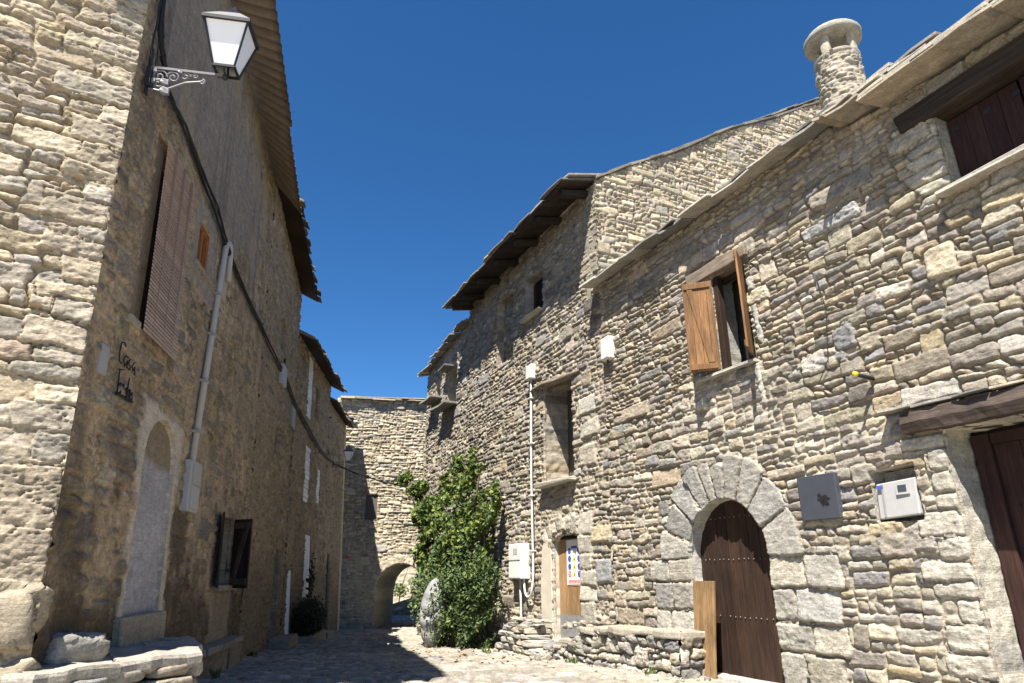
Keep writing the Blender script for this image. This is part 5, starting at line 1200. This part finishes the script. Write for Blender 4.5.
m.hexa(f4(-3.28, -3.14, 1.96, 2.075, 0), f4(-3.28, -3.14, 1.96, 2.075, .012)); wn_ = m.build('window', M['greyplastic'], bd); m = MB(); m.hexa(f4(-3.255, -3.165, 1.985, 2.05, .012), f4(-3.255, -3.165, 1.985, 2.05, .015)); m.build('display', M['panel'], wn_)
m = MB(); m.hexa(f4(-3.0, -2.94, 2.03, 2.07, 0), f4(-3.0, -2.94, 2.03, 2.07, .008)); m.build('blue_label', M['blue'], bd)
m = MB(); m.hexa(f4(-3.0, -2.985, 1.76, 2.08, 0), f4(-3.0, -2.985, 1.76, 2.08, .008), .7); m.build('door_gap', M['greyplastic'], bd)
t_ = thing('pipe_stub', 'black pipe stub with a yellow end sticking out of the near wall', 'pipe', RF.p(-3.14, 3.15))
tipv = np.array([0, 0, .05])
m = MB(); m.tube([RF.p(-3.14, 3.15, -.1), RF.p(-3.135, 3.16, .08), RF.p(-3.12, 3.18, .22)], .022, 8); m.build('pipe', M['cable'], t_, smooth=True)
m = MB(); m.tube([RF.p(-3.12, 3.18, .22), RF.p(-3.115, 3.185, .26)], .026, 8); m.build('end_cap', M['yellow'], t_, smooth=True)
# thin hanging wire above it
m = MB(); m.tube(wall_line([(-2.7, 4.55), (-2.74, 4.0), (-2.66, 3.5), (-2.5, 3.3)], RF, .03, 0, 5, .01, rnd), .005, 5); tag(m.build('wire', M['cable'], smooth=True), 'thin loose wire hanging on the near wall above the pipe stub', 'wire')

# ================================================================== LOW WALLS, HEAPS, BOULDER
AX = lambda fr, r: (fr.U * cos(r) + fr.N * sin(r), fr.N * cos(r) - fr.U * sin(r), np.array([0, 0, 1.]))
def stone_tint(r, k=1.0): return np.array(r.choice([(.35, .33, .285), (.29, .28, .255), (.39, .355, .29), (.24, .235, .225), (.36, .31, .235)])) * r.uniform(.85, 1.12) * k
rb_ = random.Random(61)
b_ = thing('stone_bench', 'low rubble bench along the right wall between the two doors', 'stone bench', RF.p(1.2, 0, .3))
def top_at(u): return np.interp(u, [-.2, 1.5, 2.4, 3.3], [.56, .50, .40, -.05])
BF_ = Frame(RF.p(0, 0, .46), 0, 1); BF_.U, BF_.V, BF_.N = RF.U, RF.V, RF.N
br = Relief(BF_, -.14, 3.4, -.35, .6, .013, 301, mortar=(.25, .215, .16), depth=.07, warp=1.4)
br.rubble(-.14, 3.4, -.35, .6, [((.38, .355, .305), 3), ((.31, .295, .265), 3), ((.43, .39, .315), 2), ((.25, .245, .235), 1.3)], .16, .32, .22, .6, smax=.19, bulge=.025, rough=1.9, asp=2.2, r=.05, big=.15)
br.build('rubble_face', M['stone'], b_, keep=lambda U, V: V < top_at(U) - .05 + .03 * vnoise(U * 9, V * 0))
EF_ = Frame(RF.p(-.14, 0, 0), 0, 1); EF_.U, EF_.V, EF_.N = RF.N, RF.V, -RF.U
br = Relief(EF_, 0, .47, -.3, .55, .014, 302, mortar=(.25, .215, .16), depth=.05, warp=1.4); br.rubble(0, .5, -.3, .55, PAL_R, .16, .3, .2, .5, smax=.2, bulge=.025, rough=1.6, r=.05); br.build('end_face', M['stone'], b_)
m = MB(); u = -.20; rb_ = random.Random(61)
while u < 2.5:
    w = rb_.uniform(.4, .8); t = float(top_at(u + w / 2)); q = []
    for (a, b2) in ((u + .006, -.02), (u + w * .5, -.02), (u + w - .006, -.02), (u + w - .004, .3), (u + w - .02, .50 + rb_.uniform(-.03, .05)), (u + w * .6, .51 + rb_.uniform(-.03, .05)), (u + w * .3, .51 + rb_.uniform(-.03, .05)), (u + .02, .50 + rb_.uniform(-.03, .05)), (u + .004, .25)): q.append((a + rb_.uniform(-.01, .01), b2))
    th = rb_.uniform(.07, .11); k = rb_.uniform(-.06, .06); t += rb_.uniform(-.025, .02)
    m.prism([RF.p(a, t - th + k * (a - u), n) for a, n in q], [RF.p(a, t + k * (a - u) + rb_.uniform(-.01, .01), n - .01) for a, n in q], np.array((.335, .30, .24)) * rb_.uniform(.9, 1.1)); u += w
m.build('top_slabs', M['stone'], b_, bevel=.022)
def heap(label, cu, cn, ru, rn, hgt, k, s0, s1, seed, fr=RF, zb=-.2, name='rubble_heap'):
    r = random.Random(seed); m = MB()
    for i in range(k):
        a = r.uniform(0, 2 * pi); q = r.random() ** .6; u = cu + ru * q * cos(a); n = cn + rn * q * sin(a)
        top = zb + hgt * max(0, 1 - q ** 1.6) * r.uniform(.35, 1); s = r.uniform(s0, s1)
        ax = AX(fr, r.uniform(0, pi)); tl = r.uniform(-.5, .5); e2 = np.array([0, 0, 1.]) * cos(tl) + ax[0] * sin(tl); e1 = ax[0] * cos(tl) - np.array([0, 0, 1.]) * sin(tl)
        m.rock(fr.p(u, top, max(n, .06)), (e1, ax[1], e2), (s, s * r.uniform(.5, .9), s * r.uniform(.25, .5)), r, stone_tint(r, .95), ni=6, nj=9, rough=.3, sq=.6)
    o = m.build(name, M['stone'], None, False); tag(o, label, 'rubble', kind='stuff'); return o
heap('loose heap of small grey stones at the left end of the bench', 3.15, .55, .55, .40, .36, 70, .05, .12, 5)
heap('small stones scattered on the bench end under the board door', 2.7, .3, .45, .2, .12, 26, .03, .07, 6, zb=.40)
p_ = thing('stone_pile', 'waist-high pile of flat stones between the shrub and the board door', 'stone pile', RF.p(4.2, -.2, .6))
m = MB(); r = random.Random(9); v = -.32
while v < .30:
    hh = r.uniform(.06, .14); w_ = np.interp(v, [-.3, .3], [.85, .5]); u = 4.35 - w_
    while u < 4.35 + w_:
        w = r.uniform(.18, .45); m.rock(RF.p(u + w / 2, v + hh / 2, .55 + r.uniform(-.06, .06) - .25 * (v + .3)), AX(RF, r.uniform(-.25, .25)), (w / 2 * 1.05, .28, hh / 2 * 1.05), r, stone_tint(r, 1.02), ni=7, nj=12, rough=.24, sq=.55); u += w * .93
    v += hh
for i in range(22): m.rock(RF.p(4.35 + r.uniform(-.5, .5), .33 + r.uniform(-.03, .12), .45 + r.uniform(-.2, .2)), AX(RF, r.uniform(0, 3)), (r.uniform(.06, .16), r.uniform(.05, .1), r.uniform(.025, .05)), r, stone_tint(r, .9), ni=6, nj=9, rough=.3)
m.build('stones', M['stone'], p_, False)

# stone bench at the left corner
b_ = thing('stone_bench', 'rough slab bench in the shade at the foot of the left corner house', 'stone bench', LF.p(-6, 0, .4))
m = MB(); r = random.Random(19)
def slab(poly, z0, z1, tint, sub=6):
    P = []
    for (a, b) in zip(poly, poly[1:] + poly[:1]):
        for i in range(sub): t = i / sub; P.append((a[0] + (b[0] - a[0]) * t + r.uniform(-.022, .022), a[1] + (b[1] - a[1]) * t + r.uniform(-.022, .022)))
    pt = lambda u, n, z: LF.o + LF.U * u + LF.N * n + np.array([0, 0, z])
    k = len(P); cu = sum(p[0] for p in P) / k; cn = sum(p[1] for p in P) / k
    rings = []
    for f, z in ((.97, z0), (1.0, z0 + .03), (1.0, z1 - .025), (.975, z1), (.5, z1 + .008), (.05, z1 + .004)):
        rings += [pt(cu + (u - cu) * f, cn + (n - cn) * f, z + .010 * sin(u * 9 + n * 5)) for u, n in P]
    F = [(i * k + j, i * k + (j + 1) % k, (i + 1) * k + (j + 1) % k, (i + 1) * k + j) for i in range(5) for j in range(k)] + [tuple(range(k - 1, -1, -1)), tuple(range(5 * k, 6 * k))]
    m._add(rings, F, tint)
slab([(-7.35, .12), (-6.75, .47), (-6.2, .12), (-6.2, -.2), (-7.3, -.2)], .50, .595, (.36, .33, .275))
slab([(-6.74, .46), (-6.10, .86), (-5.2, .62), (-4.35, .16), (-4.4, -.2), (-6.18, -.2), (-6.19, .13)], .49, .60, (.34, .31, .265))
m.build('top_slabs', M['stone'], b_)
m = MB()
path = [(-7.4, .08), (-6.75, .42), (-6.12, .80), (-5.2, .56), (-4.4, .14)]
for a, b in zip(path[:-1], path[1:]):
    L_ = math.hypot(b[0] - a[0], b[1] - a[1]); n_ = max(2, int(L_ / .26)); ang = math.atan2(b[1] - a[1], b[0] - a[0])
    for i in range(n_):
        z = -.1
        while z < .46:
            hh = r.uniform(.08, .17); t = (i + .5 + r.uniform(-.15, .15)) / n_; u, n = a[0] + (b[0] - a[0]) * t, a[1] + (b[1] - a[1]) * t
            c = LF.o + LF.U * u + LF.N * (n - .10 + r.uniform(-.03, .03)) + np.array([0, 0, z + hh / 2])
            m.rock(c, AX(LF, ang), (L_ / n_ * .56, .16, hh / 2 * 1.02), r, stone_tint(r, .95), ni=7, nj=12, rough=.26, sq=.55); z += hh
m.build('rubble_face', M['stone'], b_, True)
m = MB(); pt = LF.o + LF.U * -6.70 + LF.N * .06 + np.array([0, 0, .685])
m.rock(pt, AX(LF, .5), (.24, .13, .115), random.Random(3), (.31, .295, .26), ni=14, nj=22, rough=.34, sq=.8); tag(m.build('boulder', M['stone'], None, True), 'grey loose boulder lying on the left slab bench', 'boulder')

# ================================================================== PLANTS
def foliage(name, blobs, count, size, mat, parent, seed, lobed=False, wall=None, up=.35, pal=None, gap=.3, toward=None):
    rs = np.random.RandomState(seed); P = []
    w = np.array([b[3] * b[4] + b[4] * b[5] + b[3] * b[5] for b in blobs]); w = w / w.sum()
    n_each = (w * count * 1.7).astype(int)
    for b, k in zip(blobs, n_each):
        d = rs.randn(k, 3); d /= np.linalg.norm(d, axis=1)[:, None]; rad = rs.rand(k) ** .45
        lump = 1 + .30 * fbm(d[:, 0] * 2.2 + b[0] * 3, d[:, 1] * 2.2 + d[:, 2] * 1.7 + b[1] * 2, 3, seed)
        q = d * (rad * lump)[:, None] * np.array(b[3:6]) + np.array(b[:3]); P.append(q)
    P = np.concatenate(P)
    g = fbm(P[:, 0] * 2.1 + 3, P[:, 1] * 2.1 + P[:, 2] * 1.6, 2, seed + 5); keep = g > -gap
    if wall is not None: keep &= P[:, 2] > wall
    P = P[keep][:count]; k = len(P)
    fr = parent['_fr']; 
    W = fr.o + P[:, :1] * fr.U + P[:, 1:2] * np.array([0, 0, 1.]) + P[:, 2:3] * fr.N
    nrm = rs.randn(k, 3) + np.array([0, 0, up * 2]) + np.array(fr.N) * .8; nrm /= np.linalg.norm(nrm, axis=1)[:, None]
    t = rs.randn(k, 3) + np.array([0, 0, -.5]); t -= nrm * (t * nrm).sum(1)[:, None]; t /= np.linalg.norm(t, axis=1)[:, None]; b3 = np.cross(nrm, t)
    s = size * (0.6 + .8 * rs.rand(k))[:, None]
    if lobed:
        prof = [(-.5, 0, 0), (-.25, .42, .10), (.05, .30, .05), (.12, .50, .16), (.6, 0, -.06), (.12, -.50, .16), (.05, -.30, .05), (-.25, -.42, .10)]
    else:
        prof = [(-.5, 0, 0), (-.1, .26, .07), (.25, .20, .05), (.58, 0, -.05), (.25, -.20, .05), (-.1, -.26, .07)]
    V = np.stack([W + t * a * s + b3 * c * s + nrm * d * s for a, c, d in prof], 1).reshape(-1, 3); npf = len(prof)
    pal = pal or [(1, 1, 1)]
    T = np.array(pal)[rs.randint(0, len(pal), k)] * (.7 + .6 * rs.rand(k))[:, None] * (1 + .25 * g[keep][:k])[:, None]
    # two half blades so that each leaf is folded along its midrib
    h_ = npf // 2; f = []; idx = np.arange(k)[:, None] * npf
    a1 = (idx + np.arange(0, h_ + 1)[None]); a2 = (idx + np.concatenate([np.arange(h_, npf), [0]])[None])
    ff = np.concatenate([a1.ravel(), a2.ravel()]); sz = np.concatenate([np.full(k, a1.shape[1]), np.full(k, a2.shape[1])])
    return link_mesh(name, V, ff, sz, np.repeat(T, npf, 0), mat, parent)
def plant(name, label, cat, loc, fr, group=None):
    t = thing(name, label, cat, loc, group); return t
class P_: pass
def crown(t, fr, *a, **k):
    class Q(dict): pass
    # the parent empty is passed along with its wall frame
    class Holder:
        def __init__(s, o): s.o = o; s.name = o.name
        def __getitem__(s, k_): return fr
    global link_mesh
    H = Holder(t); lm = link_mesh
    def lm2(name, V, ff, sz, T, mat, parent, *aa, **kk): return lm(name, V, ff, sz, T, mat, parent.o if isinstance(parent, Holder) else parent, *aa, **kk)
    link_mesh = lm2
    try: r_ = foliage(a[0], a[1], a[2], a[3], a[4], H, *a[5:], **k)
    finally: link_mesh = lm
    return r_
def stems(t, fr, paths, r0, r1, mat):
    m = MB()
    for pth in paths:
        P = [fr.o + fr.U * u + np.array([0, 0, v]) + fr.N * n for u, v, n in pth]; Q = []
        for a, b in zip(P[:-1], P[1:]):
            for i in range(4): Q.append(a + (b - a) * i / 4 + np.array([rnd.uniform(-.02, .02) for _ in range(3)]))
        Q.append(P[-1]); m.tube(Q, list(np.linspace(r0, r1, len(Q))), 7)
    return m.build('stem', mat, t, True)
t = plant('climbing_shrub', 'tall light green climbing shrub against the right-hand houses', 'shrub', RF.p(7.6, -.2, .6), RF)
stems(t, RF, [[(7.2, -.3, .5), (7.3, .8, .45), (7.5, 2.0, .6), (7.7, 3.4, .6)], [(7.5, -.3, .6), (7.9, 1.2, .7), (8.8, 2.4, .9), (10.0, 3.4, .95), (11.4, 3.9, 1.0)], [(7.0, -.3, .4), (6.7, 1.0, .4), (6.6, 2.4, .45)], [(8.0, 2.5, .7), (8.2, 3.4, .6), (8.1, 4.3, .6)], [(7.4, 2.0, .6), (7.0, 3.0, .5), (6.8, 3.9, .4)]], .045, .010, M['bark'])
crown(t, RF, 'crown', [(7.3, 1.9, .75, .95, .75, .60), (7.7, 2.6, .80, .9, .7, .5), (8.4, 2.2, .9, .9, .7, .5), (7.5, 3.1, .6, .55, .5, .40), (9.4, 2.8, .95, .7, .5, .4), (10.4, 3.5, .95, .75, .28, .28), (11.6, 3.95, 1.0, .6, .20, .2), (6.6, 2.2, .45, .5, .6, .3), (8.0, 3.7, .6, .25, .5, .22), (6.8, 3.2, .4, .22, .6, .18), (9.8, 3.1, .9, .6, .3, .3), (8.8, 1.7, 1.0, .7, .5, .45), (7.3, 3.7, .5, .15, .5, .15), (8.7, 3.3, .7, .2, .5, .2), (6.3, 2.8, .3, .15, .5, .12)], 9000, .092, M['leaf_light'], 5, lobed=True, wall=.05, pal=[(1, 1, 1), (1.3, 1.2, .9), (.75, .85, .9), (1.7, 1.5, 1.0), (.55, .65, .7)], gap=.12)
t = plant('dark_shrub', 'dense dark green shrub at the foot of the climbing shrub', 'shrub', RF.p(7.2, -.2, .9), RF)
stems(t, RF, [[(7.2, -.3, .9), (7.3, .4, .9), (7.4, 1.2, .9)], [(7.1, -.3, .9), (6.5, .3, .8), (6.0, 1.0, .7)], [(7.4, -.3, 1.0), (8.1, .5, 1.1)]], .05, .015, M['bark'])
crown(t, RF, 'crown', [(7.2, .35, .95, 1.1, .75, .75), (6.8, 1.15, .85, 1.0, .75, .62), (7.9, .8, 1.05, 1.0, .85, .65), (6.2, .95, .65, .55, .75, .42), (6.3, .2, .8, .6, .55, .5), (7.7, 1.6, .9, .8, .6, .5), (8.6, .9, 1.1, .6, .9, .45), (6.9, 1.8, .75, .5, .5, .4), (6.0, 1.6, .4, .2, .5, .2)], 13000, .080, M['leaf_dark'], 8, wall=.05, pal=[(1, 1, 1), (1.25, 1.15, .9), (.7, .8, .9), (.9, 1.05, 1.1), (1.5, 1.45, 1.2), (.5, .55, .6)], gap=.2)
t = plant('potted_hedge', 'dark clipped bush in a low trough against the shaded left houses', 'potted bush', LF2.p(1.9, -.25, .3), LF2)
crown(t, LF2, 'crown', [(1.4, .22, .28, .62, .50, .34), (2.2, .20, .30, .65, .48, .34), (1.8, .36, .28, .8, .36, .32)], 5200, .06, M['leaf_box'], 21, wall=.02, gap=.6)
m = MB(); m.box(LF2, .9, 2.8, -.5, -.12, .02, .58, (.26, .24, .20), rnd, .02); m.build('trough', M['stone'], t, bevel=.02)
m = MB(); m.box(LF2, 3.2, 4.4, -.6, -.22, .02, .55, (.24, .22, .18), rnd, .02); tag(m.build('stone_block', M['stone'], bevel=.03), 'rough stone block at the foot of the shaded left houses, beyond the bush', 'stone block')
t = plant('climbing_plant', 'slim climbing plant in front of the white door curtain on the left', 'plant', LF2.p(2.4, .5, .1), LF2)
stems(t, LF2, [[(2.2, .3, .25), (2.4, 1.2, .12), (2.7, 2.2, .10)], [(2.3, .3, .25), (2.6, 1.1, .15), (2.9, 1.7, .1)]], .018, .006, M['bark'])
crown(t, LF2, 'crown', [(2.3, 1.1, .15, .2, .6, .12), (2.6, 1.8, .12, .15, .3, .10)], 110, .08, M['leaf_box'], 23, lobed=True, wall=.02, gap=.3)
t = plant('courtyard_plant', 'green bush against the sunlit wall seen through the archway', 'bush', (-5.6, 35.2, -.4), XY)
TF = Frame((-5.9, 35.0, 0), 84, 1)
crown(t, TF, 'crown', [(.2, .6, 0, .5, .35, .4), (1.4, .9, .2, .5, .5, .4), (-.4, 1.7, .2, .4, .25, .3), (.9, 1.5, .3, .5, .35, .3)], 700, .09, M['leaf_light'], 31, lobed=True)
stems(t, TF, [[(.2, -.5, 0), (.3, .6, 0), (.6, 1.6, .2)], [(.8, -.5, .1), (1.4, .9, .2)]], .04, .015, M['bark'])

# tarpaulin-wrapped bundle standing beside the shrub
def tarp():
    t = thing('wrapped_bundle', 'grey tarpaulin-wrapped upright bundle standing left of the shrub', 'bundle', RF.p(7.2, -.25, 1.42))
    c = RF.p(7.2, 0, 1.42); nz, nr = 110, 110; V_ = []
    for i in range(nz + 1):
        f = i / nz; z = -.24 + 1.42 * f
        r0 = np.interp(f, [0, .03, .15, .38, .6, .78, .9, .96, 1.0], [.05, .10, .20, .265, .275, .225, .15, .09, .01])
        for j in range(nr):
            a = 2 * pi * j / nr
            tw = a + .9 * f + .25 * sin(5 * f)
            pl_ = (abs(sin(tw * 2.5)) ** .6 - .55) * .055 * (.35 + .65 * abs(f - .45) * 2)                    # long pleats
            cu = ((a + 1.95 + pi) % (2 * pi)) - pi; sag = f - .12 * cu * cu                                    # cloth sagging between the pleats
            sw = .085 * math.exp(-((f - .45) / .20) ** 2) * (abs(sin(sag * 14)) ** .7 - .6) * math.exp(-(cu / 1.3) ** 2)
            r = r0 * (1 + pl_ * 3) + (sw + .035 * float(fbm(np.array(cos(a) * 2.4 + 5), np.array(f * 3 + sin(a) * 2.4), 4, 4))) * min(1, r0 / .2)
            V_.append((c[0] + r * cos(a) + .07 * f, c[1] + r * sin(a) * .85, z + .03 * sin(3 * a) * (f < .06)))
    F_ = []
    for i in range(nz):
        for j in range(nr): F_ += [i * nr + j, i * nr + (j + 1) % nr, (i + 1) * nr + (j + 1) % nr, (i + 1) * nr + j]
    link_mesh('tarpaulin', V_, F_, np.full(len(F_) // 4, 4), np.ones((len(V_), 3)), M['tarp'], t, True)
tarp()
# fallen leaves and twigs by the shrub
def litter():
    rs = np.random.RandomState(3); k = 150; u = 5.2 + rs.randn(k) * 1.3; n = 1.7 + rs.randn(k) * .45
    P = RF.o + u[:, None] * RF.U + n[:, None] * RF.N; P[:, 2] = ground_z(P[:, 0], P[:, 1]) + .018
    a = rs.rand(k) * 6.28; s = .03 + .03 * rs.rand(k); X = np.stack([np.cos(a), np.sin(a), .3 * rs.randn(k)], 1) * s[:, None]; Y = np.stack([-np.sin(a), np.cos(a), .3 * rs.randn(k)], 1) * s[:, None] * .5
    V = np.stack([P - X, P + Y, P + X, P - Y], 1).reshape(-1, 3); T = np.repeat(np.array([(.30, .19, .09), (.22, .15, .08), (.36, .27, .15)])[rs.randint(0, 3, k)], 4, 0)
    o = link_mesh('fallen_leaves', V, np.arange(4 * k), np.full(k, 4), T, M['earth']); tag(o, 'dry fallen leaves scattered on the paving in front of the shrub', 'leaves', kind='stuff')
litter()

# grit and chips along the foot of the right-hand houses
def grit():
    r = random.Random(71); m = MB()
    for i in range(170):
        u = r.uniform(-2.5, 5.5); n = .15 + abs(r.gauss(0, .55)); q = RF.p(u, 0, n); s = r.uniform(.010, .035) * (1.6 if r.random() < .1 else 1)
        m.rock((q[0], q[1], float(ground_z(q[0], q[1])) + s * .3), AX(RF, r.uniform(0, 3)), (s, s * r.uniform(.6, .9), s * r.uniform(.35, .6)), r, stone_tint(r, 1.0), ni=4, nj=6, rough=.3)
    o = m.build('grit', M['stone']); tag(o, 'loose grit and stone chips along the foot of the right-hand walls', 'grit', kind='stuff')
grit()
# small weeds in the joint between wall and street
def weeds():
    rs = np.random.RandomState(12); P = []; 
    spots = [(RF, 2.4, .62), (RF, -.9 + 4.9, .75), (RF, -1.75, .05), (RF, -2.6, .05), (LF, -2.9, .30), (LF, .6, .08), (LF, -1.1, .1), (RF, 5.0, 1.0), (RF, .4, .56)]
    V, T = [], []
    for fr, u, n in spots:
        for k in range(rs.randint(14, 26)):
            q = fr.p(u + rs.randn() * .07, 0, max(.03, n + rs.randn() * .03)); q[2] = float(ground_z(q[0], q[1])) - .01; a = rs.rand() * 6.28; h = .05 + .09 * rs.rand(); w = .006
            d = np.array((cos(a), sin(a), 0)); e = np.array((-sin(a), cos(a), 0)); t = q + d * h * (.3 + .5 * rs.rand()) + np.array((0, 0, h)); mdl = q + d * h * .15 + np.array((0, 0, h * .6))
            V += [q - e * w, q + e * w, mdl + e * w * 1.4, t, mdl - e * w * 1.4]; c = np.array((1, 1, .9)) * (.6 + .8 * rs.rand()); T += [c] * 5
    k = len(V) // 5; o = link_mesh('weeds', V, np.arange(5 * k), np.full(k, 5), np.array(T), M['leaf_light']); tag(o, 'small tufts of weeds at the foot of the walls', 'weeds', kind='stuff')
weeds()
